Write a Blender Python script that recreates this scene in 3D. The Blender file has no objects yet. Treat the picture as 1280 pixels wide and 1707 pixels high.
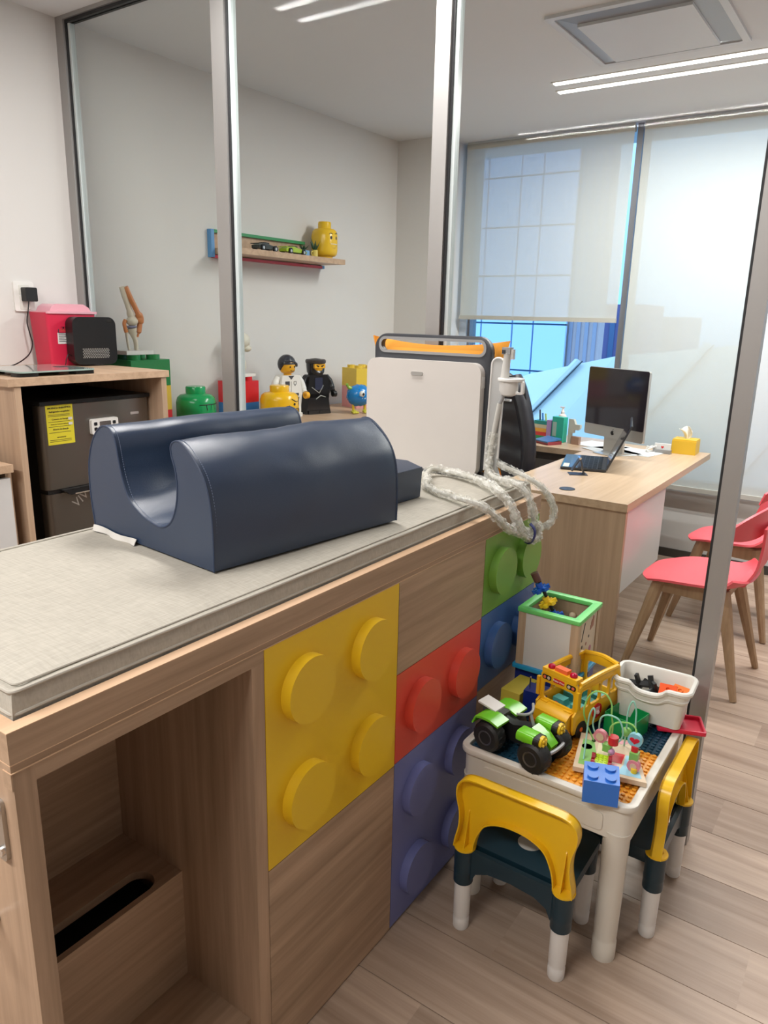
import bpy, bmesh, math, random
from mathutils import Vector, Matrix, noise
random.seed(7)
S = bpy.context.scene
COL = S.collection
PI = math.pi
def R(d): return math.radians(d)

# ---------------------------------------------------------------- camera
cam_data = bpy.data.cameras.new('camera')
cam_data.sensor_fit = 'VERTICAL'; cam_data.sensor_height = 36.0
cam_data.lens = 36.0 * 1233.0 / 1707.0
cam_data.clip_start = 0.05; cam_data.clip_end = 2000
cam = bpy.data.objects.new('camera', cam_data); COL.objects.link(cam)
ax = Vector((1853.7, -369.3, 1233.0)).normalized()
ay = Vector((882.0, 307.5, -1233.0)).normalized()
az = ax.cross(ay).normalized(); ax = ay.cross(az)
m = Matrix((ax, ay, az)).to_4x4(); m.translation = Vector((0, 0, 1.5))
cam.matrix_world = m
S.camera = cam

# ---------------------------------------------------------------- world, exposure
S.view_settings.view_transform = 'Standard'
S.view_settings.look = 'None'
S.view_settings.exposure = 0.0
S.view_settings.gamma = 1.0
S.view_settings.use_curve_mapping = False
W = bpy.data.worlds.new('overcast_sky'); S.world = W; W.use_nodes = True
wn = W.node_tree; wn.nodes.clear()
wo = wn.nodes.new('ShaderNodeOutputWorld'); wb = wn.nodes.new('ShaderNodeBackground')
tc = wn.nodes.new('ShaderNodeTexCoord'); sx = wn.nodes.new('ShaderNodeSeparateXYZ'); rp = wn.nodes.new('ShaderNodeValToRGB')
wn.links.new(tc.outputs['Generated'], sx.inputs[0]); wn.links.new(sx.outputs['Z'], rp.inputs[0])
rp.color_ramp.elements[0].position = 0.0; rp.color_ramp.elements[0].color = (0.30, 0.58, 0.98, 1)
rp.color_ramp.elements[1].position = 0.5; rp.color_ramp.elements[1].color = (0.62, 0.82, 1.0, 1)
wn.links.new(rp.outputs[0], wb.inputs[0]); wb.inputs[1].default_value = 2.4
wn.links.new(wb.outputs[0], wo.inputs[0])

CEIL = 2.66
LAMPS = []   # (x0, x1, y, power) pairs of strips set into the ceiling
def area(name, x, y, z, sx_, sy_, power, col=(1.0, 0.975, 0.95)):
    l = bpy.data.lights.new(name, 'AREA'); l.shape = 'RECTANGLE'; l.size = sx_; l.size_y = sy_
    l.energy = power; l.color = col
    o = bpy.data.objects.new(name, l); COL.objects.link(o); o.location = (x, y, z)
    return o
# the light of the linear ceiling lamps, just under each diffuser
STRIPS = [  # x0, x1, y
    (-1.70, 0.9, 3.925), (-1.735, 0.9, 4.073),
    (-2.25, -0.95, 1.58), (-2.25, -0.95, 1.72),
    (-2.3, -0.35, -0.75), (-2.3, -0.35, -0.61)]
PW = [46, 46, 16, 16, 40, 40]
for i, (x0, x1, y) in enumerate(STRIPS):
    area('strip_light', (x0 + x1) / 2, y, CEIL - 0.012, x1 - x0, 0.03, PW[i])

# ---------------------------------------------------------------- materials
def nt(name):
    mt = bpy.data.materials.new(name); mt.use_nodes = True
    n = mt.node_tree; n.nodes.clear()
    out = n.nodes.new('ShaderNodeOutputMaterial')
    return mt, n, out
def bsdf(n, out, col, rough, metal=0, spec=0.5, coat=0):
    b = n.nodes.new('ShaderNodeBsdfPrincipled')
    b.inputs['Base Color'].default_value = (*col, 1); b.inputs['Roughness'].default_value = rough
    b.inputs['Metallic'].default_value = metal; b.inputs['Specular IOR Level'].default_value = spec
    b.inputs['Coat Weight'].default_value = coat
    n.links.new(b.outputs[0], out.inputs[0]); return b
MC = {}
def M(name, col, rough=0.45, metal=0, spec=0.5, coat=0, bump=0, bscale=200, var=0.05, vscale=6):
    """plain material with slight procedural variation"""
    if name in MC: return MC[name]
    mt, n, out = nt(name); b = bsdf(n, out, col, rough, metal, spec, coat)
    t = n.nodes.new('ShaderNodeTexCoord'); no = n.nodes.new('ShaderNodeTexNoise')
    no.inputs['Scale'].default_value = vscale; no.inputs['Detail'].default_value = 3
    n.links.new(t.outputs['Object'], no.inputs['Vector'])
    mx = n.nodes.new('ShaderNodeMix'); mx.data_type = 'RGBA'
    mx.inputs['A'].default_value = (*[c * (1 - var) for c in col], 1); mx.inputs['B'].default_value = (*[min(1, c * (1 + var)) for c in col], 1)
    n.links.new(no.outputs[0], mx.inputs['Factor']); n.links.new(mx.outputs['Result'], b.inputs['Base Color'])
    if bump:
        n2 = n.nodes.new('ShaderNodeTexNoise'); n2.inputs['Scale'].default_value = bscale; n2.inputs['Detail'].default_value = 2
        n.links.new(t.outputs['Object'], n2.inputs['Vector'])
        bp = n.nodes.new('ShaderNodeBump'); bp.inputs['Strength'].default_value = bump; bp.inputs['Distance'].default_value = 0.001
        n.links.new(n2.outputs[0], bp.inputs['Height']); n.links.new(bp.outputs[0], b.inputs['Normal'])
    MC[name] = mt; return mt
def wood(name, dark, light, axis='Y', rough=0.5, scale=1.0, rand=False, streak=1.0):
    if name in MC: return MC[name]
    mt, n, out = nt(name); b = bsdf(n, out, light, rough, spec=0.3)
    t = n.nodes.new('ShaderNodeTexCoord'); mp = n.nodes.new('ShaderNodeMapping')
    sc = [42 * scale, 42 * scale, 42 * scale]; sc['XYZ'.index(axis)] = 1.6 * scale
    mp.inputs['Scale'].default_value = sc
    n.links.new(t.outputs['Object'], mp.inputs['Vector'])
    if rand:
        oi = n.nodes.new('ShaderNodeObjectInfo'); mu = n.nodes.new('ShaderNodeMath'); mu.operation = 'MULTIPLY'; mu.inputs[1].default_value = 90
        cb = n.nodes.new('ShaderNodeCombineXYZ'); n.links.new(oi.outputs['Random'], mu.inputs[0])
        for k in range(3): n.links.new(mu.outputs[0], cb.inputs[k])
        n.links.new(cb.outputs[0], mp.inputs['Location'])
    n1 = n.nodes.new('ShaderNodeTexNoise'); n1.inputs['Scale'].default_value = 1.0; n1.inputs['Detail'].default_value = 6; n1.inputs['Roughness'].default_value = 0.65
    n1.inputs['Distortion'].default_value = 0.4
    n.links.new(mp.outputs[0], n1.inputs['Vector'])
    m2 = n.nodes.new('ShaderNodeMapping'); s2 = [7 * scale] * 3; s2['XYZ'.index(axis)] = 0.5 * scale; m2.inputs['Scale'].default_value = s2
    n.links.new(t.outputs['Object'], m2.inputs['Vector'])
    if rand: n.links.new(cb.outputs[0], m2.inputs['Location'])
    n2 = n.nodes.new('ShaderNodeTexNoise'); n2.inputs['Scale'].default_value = 1.0; n2.inputs['Detail'].default_value = 4; n2.inputs['Distortion'].default_value = 1.2
    n.links.new(m2.outputs[0], n2.inputs['Vector'])
    ad = n.nodes.new('ShaderNodeMath'); ad.operation = 'MULTIPLY_ADD'; ad.inputs[1].default_value = 0.55
    n.links.new(n1.outputs[0], ad.inputs[0])
    h = n.nodes.new('ShaderNodeMath'); h.operation = 'MULTIPLY'; h.inputs[1].default_value = 0.45
    n.links.new(n2.outputs[0], h.inputs[0]); n.links.new(h.outputs[0], ad.inputs[2])
    r = n.nodes.new('ShaderNodeValToRGB'); r.color_ramp.elements[0].position = 0.5 - 0.16 / streak; r.color_ramp.elements[0].color = (*dark, 1)
    r.color_ramp.elements[1].position = 0.5 + 0.12 / streak; r.color_ramp.elements[1].color = (*light, 1)
    n.links.new(ad.outputs[0], r.inputs[0])
    if rand:
        hs = n.nodes.new('ShaderNodeHueSaturation'); ma = n.nodes.new('ShaderNodeMapRange')
        ma.inputs['To Min'].default_value = 0.88; ma.inputs['To Max'].default_value = 1.1
        n.links.new(oi.outputs['Random'], ma.inputs[0]); n.links.new(ma.outputs[0], hs.inputs['Value'])
        n.links.new(r.outputs[0], hs.inputs['Color']); n.links.new(hs.outputs[0], b.inputs['Base Color'])
    else: n.links.new(r.outputs[0], b.inputs['Base Color'])
    bp = n.nodes.new('ShaderNodeBump'); bp.inputs['Strength'].default_value = 0.12; bp.inputs['Distance'].default_value = 0.001
    n.links.new(n1.outputs[0], bp.inputs['Height']); n.links.new(bp.outputs[0], b.inputs['Normal'])
    MC[name] = mt; return mt
def glass_thin(name, tint, refl=0.10, rough=0.0):
    """thin pane: passes light with a tint, mirrors by the viewing angle"""
    if name in MC: return MC[name]
    mt, n, out = nt(name)
    tr = n.nodes.new('ShaderNodeBsdfTransparent'); tr.inputs[0].default_value = (*tint, 1)
    gl = n.nodes.new('ShaderNodeBsdfGlossy'); gl.inputs['Roughness'].default_value = rough
    fr = n.nodes.new('ShaderNodeLayerWeight'); fr.inputs[0].default_value = refl
    mx = n.nodes.new('ShaderNodeMixShader')
    n.links.new(fr.outputs['Fresnel'], mx.inputs[0]); n.links.new(tr.outputs[0], mx.inputs[1]); n.links.new(gl.outputs[0], mx.inputs[2])
    n.links.new(mx.outputs[0], out.inputs[0]); MC[name] = mt; return mt
def fabric_screen(name, col, open_=0.12, tl=0.45):
    mt, n, out = nt(name)
    d = n.nodes.new('ShaderNodeBsdfDiffuse'); d.inputs[0].default_value = (*col, 1)
    t = n.nodes.new('ShaderNodeBsdfTranslucent'); t.inputs[0].default_value = (*col, 1)
    tr = n.nodes.new('ShaderNodeBsdfTransparent'); tr.inputs[0].default_value = (0.9, 0.88, 0.84, 1)
    m1 = n.nodes.new('ShaderNodeMixShader'); m1.inputs[0].default_value = tl
    m2 = n.nodes.new('ShaderNodeMixShader'); m2.inputs[0].default_value = open_
    n.links.new(d.outputs[0], m1.inputs[1]); n.links.new(t.outputs[0], m1.inputs[2])
    n.links.new(m1.outputs[0], m2.inputs[1]); n.links.new(tr.outputs[0], m2.inputs[2]); n.links.new(m2.outputs[0], out.inputs[0])
    return mt
def emis(name, col, s):
    mt, n, out = nt(name); e = n.nodes.new('ShaderNodeEmission'); e.inputs[0].default_value = (*col, 1); e.inputs[1].default_value = s
    n.links.new(e.outputs[0], out.inputs[0]); return mt

# ---------------------------------------------------------------- mesh tools
def crom(pts, n=8, closed=False):
    P = [Vector(p) for p in pts]; out = []
    L = len(P); rng = range(L if closed else L - 1)
    for i in rng:
        p1, p2 = P[i], P[(i + 1) % L]
        p0 = P[(i - 1) % L] if (closed or i > 0) else p1 * 2 - p2
        p3 = P[(i + 2) % L] if (closed or i < L - 2) else p2 * 2 - p1
        for k in range(n):
            t = k / n
            out.append(0.5 * ((2 * p1) + (p2 - p0) * t + (2 * p0 - 5 * p1 + 4 * p2 - p3) * t * t + (3 * p1 - p0 - 3 * p2 + p3) * t ** 3))
    if not closed: out.append(P[-1])
    return out
def rrect(x0, y0, x1, y1, r, n=5):
    out = []
    for cx, cy, a in ((x1 - r, y1 - r, 0), (x0 + r, y1 - r, 90), (x0 + r, y0 + r, 180), (x1 - r, y0 + r, 270)):
        for k in range(n + 1):
            t = R(a + 90 * k / n); out.append((cx + r * math.cos(t), cy + r * math.sin(t)))
    return out
def circ(cx, cy, r, n=24, ry=None): return [(cx + r * math.cos(2 * PI * k / n), cy + (ry or r) * math.sin(2 * PI * k / n)) for k in range(n)]
AX = {'Z': lambda a, b, h: (a, b, h), 'X': lambda a, b, h: (h, a, b), 'Y': lambda a, b, h: (a, h, b)}
class MB:
    """collects shapes, in coordinates relative to `o`, into one mesh"""
    def __init__(s, o=(0, 0, 0)): s.bm = bmesh.new(); s.o = Vector(o); s.xf = None
    def _v(s, p):
        p = Vector(p)
        if s.xf is not None: p = s.xf @ p
        return s.bm.verts.new(p - s.o)
    def _face(s, vs):
        try: return s.bm.faces.new(vs)
        except ValueError: return None
    def _bev(s, faces, b, seg=2):
        if b <= 0: return
        es = set(e for f in faces if f for e in f.edges if len(e.link_faces) == 2 and e.calc_face_angle(0) > 0.6)
        if es: bmesh.ops.bevel(s.bm, geom=list(es), offset=b, segments=seg, profile=0.5, affect='EDGES', clamp_overlap=True)
    def box(s, x0, y0, z0, x1, y1, z1, b=0, seg=2):
        v = [s._v(p) for p in ((x0, y0, z0), (x1, y0, z0), (x1, y1, z0), (x0, y1, z0), (x0, y0, z1), (x1, y0, z1), (x1, y1, z1), (x0, y1, z1))]
        fs = [s._face([v[i] for i in q]) for q in ((3, 2, 1, 0), (4, 5, 6, 7), (0, 1, 5, 4), (1, 2, 6, 5), (2, 3, 7, 6), (3, 0, 4, 7))]
        s._bev(fs, b, seg); return s
    def prism(s, poly, axis, a0, a1, b=0, taper=1.0, seg=2):
        f = AX[axis]; n = len(poly)
        cx = sum(p[0] for p in poly) / n; cy = sum(p[1] for p in poly) / n
        A = [s._v(f(p[0], p[1], a0)) for p in poly]
        B = [s._v(f(cx + (p[0] - cx) * taper, cy + (p[1] - cy) * taper, a1)) for p in poly]
        fs = [s._face(A[::-1]), s._face(B)] + [s._face([A[i], A[(i + 1) % n], B[(i + 1) % n], B[i]]) for i in range(n)]
        s._bev(fs, b, seg); return s
    def cyl(s, c, r, h, axis='Z', n=24, r2=None, b=0):
        """from c along axis by h"""
        r2 = r if r2 is None else r2
        i = 'XYZ'.index(axis); f = AX[axis]
        ab = {'Z': (c[0], c[1]), 'X': (c[1], c[2]), 'Y': (c[0], c[2])}[axis]
        return s.prism(circ(ab[0], ab[1], r, n), axis, c[i], c[i] + h, b, r2 / r if r else 1)
    def holed(s, outer, holes, axis, a0, a1, b=0):
        """plate with holes: walls plus capped faces"""
        f = AX[axis]; cd = bpy.data.curves.new('t', 'CURVE'); cd.dimensions = '2D'; cd.fill_mode = 'BOTH'
        for loop in [outer] + holes:
            sp = cd.splines.new('POLY'); sp.points.add(len(loop) - 1)
            for k, p in enumerate(loop): sp.points[k].co = (p[0], p[1], 0, 1)
            sp.use_cyclic_u = True
        cd.extrude = (a1 - a0) / 2 - b; cd.bevel_depth = b; cd.bevel_resolution = 1; cd.offset = -b
        ob = bpy.data.objects.new('t', cd); me = bpy.data.meshes.new_from_object(ob)
        vs = [s._v(f(v.co.x, v.co.y, (a0 + a1) / 2 + v.co.z)) for v in me.vertices]
        for p in me.polygons: s._face([vs[i] for i in p.vertices])
        bmesh.ops.remove_doubles(s.bm, verts=vs, dist=1e-6)
        bpy.data.objects.remove(ob); bpy.data.curves.remove(cd); bpy.data.meshes.remove(me); return s
    def tube(s, pts, r, n=8, closed=False, flat=1.0, cap=True):
        P = [Vector(p) for p in pts]; L = len(P)
        if L < 2: return s
        T = []
        for i in range(L):
            a = P[(i - 1) % L] if (closed or i > 0) else P[i]; c = P[(i + 1) % L] if (closed or i < L - 1) else P[i]
            d = (c - a); T.append(d.normalized() if d.length > 1e-9 else Vector((0, 0, 1)))
        up = Vector((0, 0, 1)) if abs(T[0].z) < 0.9 else Vector((1, 0, 0))
        nrm = T[0].cross(up).normalized(); rings = []
        for i in range(L):
            nrm = (nrm - T[i] * nrm.dot(T[i])); nrm = nrm.normalized() if nrm.length > 1e-6 else T[i].orthogonal().normalized()
            bn = T[i].cross(nrm); rr = r[i] if isinstance(r, (list, tuple)) else r
            rings.append([s._v(P[i] + nrm * rr * math.cos(2 * PI * k / n) + bn * rr * flat * math.sin(2 * PI * k / n)) for k in range(n)])
        for i in range(L if closed else L - 1):
            a, b_ = rings[i], rings[(i + 1) % L]
            for k in range(n): s._face([a[k], a[(k + 1) % n], b_[(k + 1) % n], b_[k]])
        if not closed and cap: s._face(rings[0][::-1]); s._face(rings[-1])
        return s
    def lathe(s, prof, c=(0, 0, 0), n=24, axis='Z'):
        f = AX[axis]; c = Vector(c); rings = []
        for (r, z) in prof:
            rings.append([s._v(c + Vector(f(r * math.cos(2 * PI * k / n), r * math.sin(2 * PI * k / n), z))) for k in range(n)] if r > 1e-6 else [s._v(c + Vector(f(0, 0, z)))])
        for a, b_ in zip(rings, rings[1:]):
            if len(a) == 1 and len(b_) == 1: continue
            for k in range(n):
                k2 = (k + 1) % n
                if len(a) == 1: s._face([a[0], b_[k2], b_[k]])
                elif len(b_) == 1: s._face([a[k], a[k2], b_[0]])
                else: s._face([a[k], a[k2], b_[k2], b_[k]])
        if len(rings[0]) > 1: s._face(rings[0][::-1])
        if len(rings[-1]) > 1: s._face(rings[-1])
        return s
    def ball(s, c, r, n=16, rz=None, ry=None):
        rx = r; ry = ry or r; rz = rz or r; c = Vector(c); h = n // 2; rings = []
        for i in range(h + 1):
            t = PI * i / h - PI / 2
            if i in (0, h): rings.append([s._v(c + Vector((0, 0, rz * math.sin(t))))])
            else: rings.append([s._v(c + Vector((rx * math.cos(t) * math.cos(2 * PI * k / n), ry * math.cos(t) * math.sin(2 * PI * k / n), rz * math.sin(t)))) for k in range(n)])
        for a, b_ in zip(rings, rings[1:]):
            for k in range(n):
                k2 = (k + 1) % n
                if len(a) == 1: s._face([a[0], b_[k2], b_[k]])
                elif len(b_) == 1: s._face([a[k], a[k2], b_[0]])
                else: s._face([a[k], a[k2], b_[k2], b_[k]])
        return s
    def grid(s, fn, nu, nv, th=0):
        """sheet fn(u,v); th gives it thickness along its normals"""
        V = [[s._v(fn(i / nu, j / nv)) for j in range(nv + 1)] for i in range(nu + 1)]
        fs = [s._face([V[i][j], V[i + 1][j], V[i + 1][j + 1], V[i][j + 1]]) for i in range(nu) for j in range(nv)]
        if th:
            s.bm.normal_update()
            r_ = bmesh.ops.solidify(s.bm, geom=[f for f in fs if f], thickness=th)
        return s
    def tri(s, pts):
        s._face([s._v(p) for p in pts]); return s
    def at(s, loc=(0, 0, 0), rz=0, rx=0, ry=0, sc=1):
        s.xf = Matrix.Translation(Vector(loc)) @ Matrix.Rotation(rz, 4, 'Z') @ Matrix.Rotation(ry, 4, 'Y') @ Matrix.Rotation(rx, 4, 'X') @ Matrix.Scale(sc, 4); return s
    def build(s, name, mat, parent=None, smooth=True, **kw):
        bmesh.ops.recalc_face_normals(s.bm, faces=s.bm.faces)
        me = bpy.data.meshes.new(name); s.bm.to_mesh(me); s.bm.free()
        me.materials.append(mat)
        if smooth:
            me.shade_smooth()
            me.set_sharp_from_angle(angle=R(38))
        o = bpy.data.objects.new(name, me); COL.objects.link(o)
        if parent is not None: o.parent = parent
        for k, v in kw.items(): o[k] = v
        return o
def thing(name, label, cat, loc=(0, 0, 0), rz=0, group=None):
    o = bpy.data.objects.new(name, None); COL.objects.link(o); o.location = loc; o.rotation_euler = (0, 0, rz)
    o.empty_display_size = 0.05
    o['label'] = label; o['category'] = cat
    if group: o['group'] = group
    return o
def tag(o, label, cat, group=None):
    o['label'] = label; o['category'] = cat
    if group: o['group'] = group
    return o
def struct(name, loc=(0, 0, 0)):
    o = bpy.data.objects.new(name, None); COL.objects.link(o); o.location = loc; o['kind'] = 'structure'; return o
def dup(root, loc, rz=0, label=None, group=None):
    r = root.copy(); COL.objects.link(r); r.location = loc; r.rotation_euler = (0, 0, rz)
    if label: r['label'] = label
    if group: r['group'] = group
    for ch in list(root.children):
        c = ch.copy(); COL.objects.link(c); c.parent = r
        for g in ch.children:
            d = g.copy(); COL.objects.link(d); d.parent = c
    return r
def text(s, size, name, mat, parent, loc, rot, ex=0.0004, align='CENTER', bold=0.0):
    """flat print or raised lettering as a mesh"""
    cd = bpy.data.curves.new('t', 'FONT'); cd.body = s; cd.size = size; cd.extrude = ex; cd.align_x = align; cd.offset = bold
    ob = bpy.data.objects.new('t', cd); me = bpy.data.meshes.new_from_object(ob)
    bpy.data.objects.remove(ob); bpy.data.curves.remove(cd)
    me.materials.append(mat); o = bpy.data.objects.new(name, me); COL.objects.link(o); o.parent = parent
    o.location = loc; o.rotation_euler = rot; return o

# palette
OAK_Y = wood('oak_laminate_y', (0.28, 0.185, 0.118), (0.48, 0.33, 0.22), 'Y', 0.45)
OAK_Z = wood('oak_laminate_z', (0.28, 0.185, 0.118), (0.47, 0.32, 0.215), 'Z', 0.45)
OAK_EDGE = wood('oak_edge_band', (0.55, 0.36, 0.22), (0.68, 0.46, 0.30), 'Y', 0.4)
OAK_L = wood('light_oak', (0.42, 0.28, 0.18), (0.60, 0.42, 0.28), 'Y', 0.4)
PLANK = wood('floor_plank', (0.28, 0.195, 0.14), (0.48, 0.365, 0.28), 'X', 0.38, 0.8, rand=True)
WALLM = M('wall_paint', (0.66, 0.64, 0.62), 0.85, var=0.015, bump=0.1, bscale=400)
CEILM = M('ceiling_paint', (0.72, 0.735, 0.76), 0.9, var=0.01)
ALU = M('brushed_aluminium', (0.40, 0.39, 0.38), 0.45, 0.7, var=0.03, bump=0.05, bscale=300)
RUB = M('black_rubber', (0.015, 0.015, 0.017), 0.5)
WHITE = M('white_plastic', (0.78, 0.76, 0.73), 0.35)
LAMW = M('white_laminate', (0.62, 0.61, 0.60), 0.35)
BLACK = M('black_plastic', (0.011, 0.011, 0.012), 0.4, spec=.35)
YEL = M('yellow_laminate', (0.78, 0.50, 0.015), 0.42, var=0.02)
REDL = M('red_laminate', (0.70, 0.075, 0.045), 0.42, var=0.02)
PERI = M('periwinkle_laminate', (0.16, 0.18, 0.40), 0.42, var=0.02)
BLUL = M('blue_laminate', (0.05, 0.13, 0.34), 0.42, var=0.02)
GRNL = M('green_laminate', (0.17, 0.36, 0.05), 0.42, var=0.02)
NAVY = M('navy_vinyl', (0.015, 0.032, 0.070), 0.33, spec=0.7, bump=0.25, bscale=700, var=0.08)
STEEL = M('stainless_steel', (0.45, 0.43, 0.40), 0.28, 0.9, var=0.03)
CHROME = M('chrome', (0.7, 0.7, 0.7), 0.12, 1.0)
PY = M('toy_yellow', (0.80, 0.53, 0.02), 0.28)
PR = M('toy_red', (0.62, 0.02, 0.03), 0.25)
PB = M('toy_blue', (0.02, 0.14, 0.55), 0.28)
PG = M('toy_green', (0.01, 0.30, 0.08), 0.25)
PNB = M('toy_dark_blue', (0.012, 0.03, 0.22), 0.3)
PO = M('toy_orange', (0.85, 0.16, 0.03), 0.3)

# ---------------------------------------------------------------- room shell
XL, XR, YF, YB, YG = -3.12, 2.5, 4.93, -2.6, 2.075
fl = struct('floor')
MB().box(XL - .1, YB - .1, -0.12, XR + .1, YF + .3, -0.004).build('grout_bed', M('grout', (0.16, 0.12, 0.095), 0.8), fl)
pw = 0.2015
pm = MB().box(-0.6, 0, -0.008, 0.6, pw - 0.0022, 0.0, 0.0008, 1).build('plank', PLANK, fl, smooth=False)
first = True
for r in range(-20, 17):
    y = 1.563 + r * pw
    if y + pw < YB or y > YF: continue
    off = {0: -0.078, -1: -0.595, 8: -0.62}.get(r, random.uniform(-0.6, 0.6))
    k0 = math.floor((XL - off) / 1.2)
    for k in range(k0, k0 + 6):
        x0 = off + k * 1.2
        if x0 > XR: break
        ca, cb_ = max(x0, XL) - x0 - .6, min(x0 + 1.2, XR) - x0 - .6
        if cb_ - ca < .02: continue
        if x0 < XL or x0 + 1.2 > XR or y + pw > YF:      # cut at the walls
            o = MB().box(ca, 0, -0.008, cb_, min(y + pw - .0022, YF) - y, 0, .0008, 1).build('plank', PLANK, fl, smooth=False)
        elif first: o = pm; first = False
        else: o = pm.copy(); COL.objects.link(o)
        o.location = (x0 + 0.6 + 0.0011, y, 0)
c = MB().box(XL - .1, YB - .1, CEIL, XR + .1, YF + .5, CEIL + .12).build('ceiling', CEILM, smooth=False); c['kind'] = 'structure'
def wall(name, *b, mat=WALLM):
    o = MB().box(*b).build(name, mat, smooth=False); o['kind'] = 'structure'; return o
wall('wall_left', XL - .15, YB - .1, -.1, XL, YF + .3, CEIL)
wall('wall_right', XR, YB - .1, -.1, XR + .15, YF + .3, CEIL)
wall('wall_behind', XL, YB - .15, -.1, XR, YB, CEIL)
# far wall: pier, spandrel under the windows
fw = struct('wall_far')
MB().box(XL, 4.62, 0, -2.76, YF + .25, CEIL).build('pier', WALLM, fw, smooth=False)
MB().box(-2.76, YF, 0, XR, YF + .2, .44).build('spandrel_panel', LAMW, fw, smooth=False)
bb = struct('baseboard_far'); MB().box(-2.76, YF - .012, 0, XR, YF, .055).build('skirting_board', M('dark_skirting', (0.05, 0.045, 0.04), 0.5), bb, smooth=False)
bl = struct('baseboard_left'); MB().box(XL, YG + .05, 0, XL + .012, 4.62, .055).build('skirting_board', MC['dark_skirting'], bl, smooth=False)
sl = struct('trim_1'); MB().box(-2.76, YF - .008, .44, XR, YF + .2, .475, .004).build('window_sill', LAMW, sl)
# windows
WGLASS = glass_thin('window_glass', (0.80, 0.90, 0.97), 0.06)
DKAL = M('dark_mullion', (0.20, 0.20, 0.22), 0.4, 0.4)
ALW = M('white_window_frame', (0.55, 0.62, 0.72), 0.35)
def window(name, x0, x1, lm, rm):
    w = struct(name, ((x0 + x1) / 2, YF + .08, .475))
    o = ((x0 + x1) / 2, YF + .08, .475)
    MB(o).box(x0, YF + .09, .475, x1, YF + .10, CEIL).build('pane', WGLASS, w, smooth=False)
    MB(o).box(x0, YF + .02, .475, x0 + lm, YF + .16, CEIL, .003).build('frame_post', ALW if name == 'window_1' else DKAL, w)
    MB(o).box(x1 - rm, YF - .01, .475, x1, YF + .16, CEIL, .003).build('frame_post', DKAL, w)
    MB(o).box(x0 + lm, YF + .05, .475, x1 - rm, YF + .13, .51, .003).build('frame_rail', DKAL, w)
    return w
w1 = window('window_1', -2.76, -1.533, .06, .036)
MB((-2.13, YF + .08, .475)).box(-2.70, YF + .04, .475, -2.665, YF + .14, CEIL, .003).build('frame_stop', DKAL, w1)
window('window_2', -1.533, 0.25, .005, .045)
window('window_3', 0.25, XR, .005, .045)

# glass partition across the room
pt = struct('wall_partition', (0, YG, 0)); po = (0, YG, 0)
PGL = glass_thin('partition_glass', (0.93, 0.95, 0.94), 0.09)
def post(x0, x1, z0=0, z1=CEIL, y0=YG - .011, y1=YG + .045, gl=None):
    p = MB(po).box(x0, y0, z0, x1, y1, z1, .002).build('post', ALU, pt)
    return p
post(XL, -3.068); post(-2.202, -2.137); post(-1.272, -1.222)
MB(po).box(XL + .052, YG - .011, 2.645, -.33, YG + .045, CEIL, .002).build('top_rail', ALU, pt)
MB(po).box(XL + .052, YG - .005, 0, -.33, YG + .045, .05, .002).build('bottom_rail', ALU, pt)
post(-.345, -.302, 0, CEIL, YG - .011, YG + .03)
for x in (-3.068, -2.137, -1.222, -.353):
    MB(po).box(x, YG - .002, .05, x + .008, YG + .03, 2.645).build('gasket', RUB, pt, smooth=False)
MB(po).box(-3.060, YG - .002, 2.633, -2.19, YG + .03, 2.645).build('gasket', RUB, pt, smooth=False)
for x0, x1 in ((-3.060, -2.202), (-2.129, -1.272), (-1.214, -.353)):
    MB(po).box(x0, YG + .010, .05, x1, YG + .018, 2.633).build('glass_pane', PGL, pt, smooth=False)
    MB(po).box(x0, YG + .006, .05, x0 + .012, YG + .03, 2.633).build('glazing_bead', M('glazing_bead', (0.6, 0.66, 0.66), 0.3), pt, smooth=False)

# linear ceiling lamps
LAMPM = emis('lamp_diffuser', (1.0, 0.96, 0.9), 6.0)
desc = ['linear ceiling lamp, the nearer strip of the pair in view behind the glass', 'linear ceiling lamp, the farther strip of the pair, beside the window wall',
        'linear ceiling lamp above the padded bench, the strip nearer the entrance', 'linear ceiling lamp above the padded bench, the strip nearer the glass',
        'linear ceiling lamp at the back of the front room, the rear strip', 'linear ceiling lamp at the back of the front room, the forward strip']
for i, (x0, x1, y) in enumerate(STRIPS):
    t = thing('linear_ceiling_lamp', desc[i], 'ceiling lamp', ((x0 + x1) / 2, y, CEIL)); o = t.location.copy()
    MB(o).box(x0 - .012, y - .022, CEIL - .004, x1 + .012, y + .022, CEIL + .0, .001).build('frame', WHITE, t)
    MB(o).box(x0, y - .015, CEIL - .009, x1, y + .015, CEIL - .004, .001).build('diffuser', LAMPM, t)
# air conditioner cassette
a0, a1, b0, b1 = -1.405, -.755, 3.09, 3.765
t = thing('air_conditioner', 'square white ceiling air conditioner with a recessed centre panel', 'air conditioner', ((a0 + a1) / 2, (b0 + b1) / 2, CEIL)); o = t.location.copy()
MB(o).holed(rrect(a0, b0, a1, b1, .01), [rrect(a0 + .03, b0 + .03, a1 - .03, b1 - .03, .01)], 'Z', CEIL - .012, CEIL + .001).build('frame', M('grey_white', (0.62, 0.62, 0.64), 0.4), t)
def sl_(u, v):
    # four sloping faces between the frame and the centre panel
    return None
q = MB(o)
A = [(a0 + .03, b0 + .03), (a1 - .03, b0 + .03), (a1 - .03, b1 - .03), (a0 + .03, b1 - .03)]
B = [(a0 + .11, b0 + .10), (a1 - .11, b0 + .10), (a1 - .11, b1 - .10), (a0 + .11, b1 - .10)]
for k in range(4):
    k2 = (k + 1) % 4
    q.tri([(*A[k], CEIL - .006), (*A[k2], CEIL - .006), (*B[k2], CEIL - .02), (*B[k], CEIL - .02)])
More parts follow.
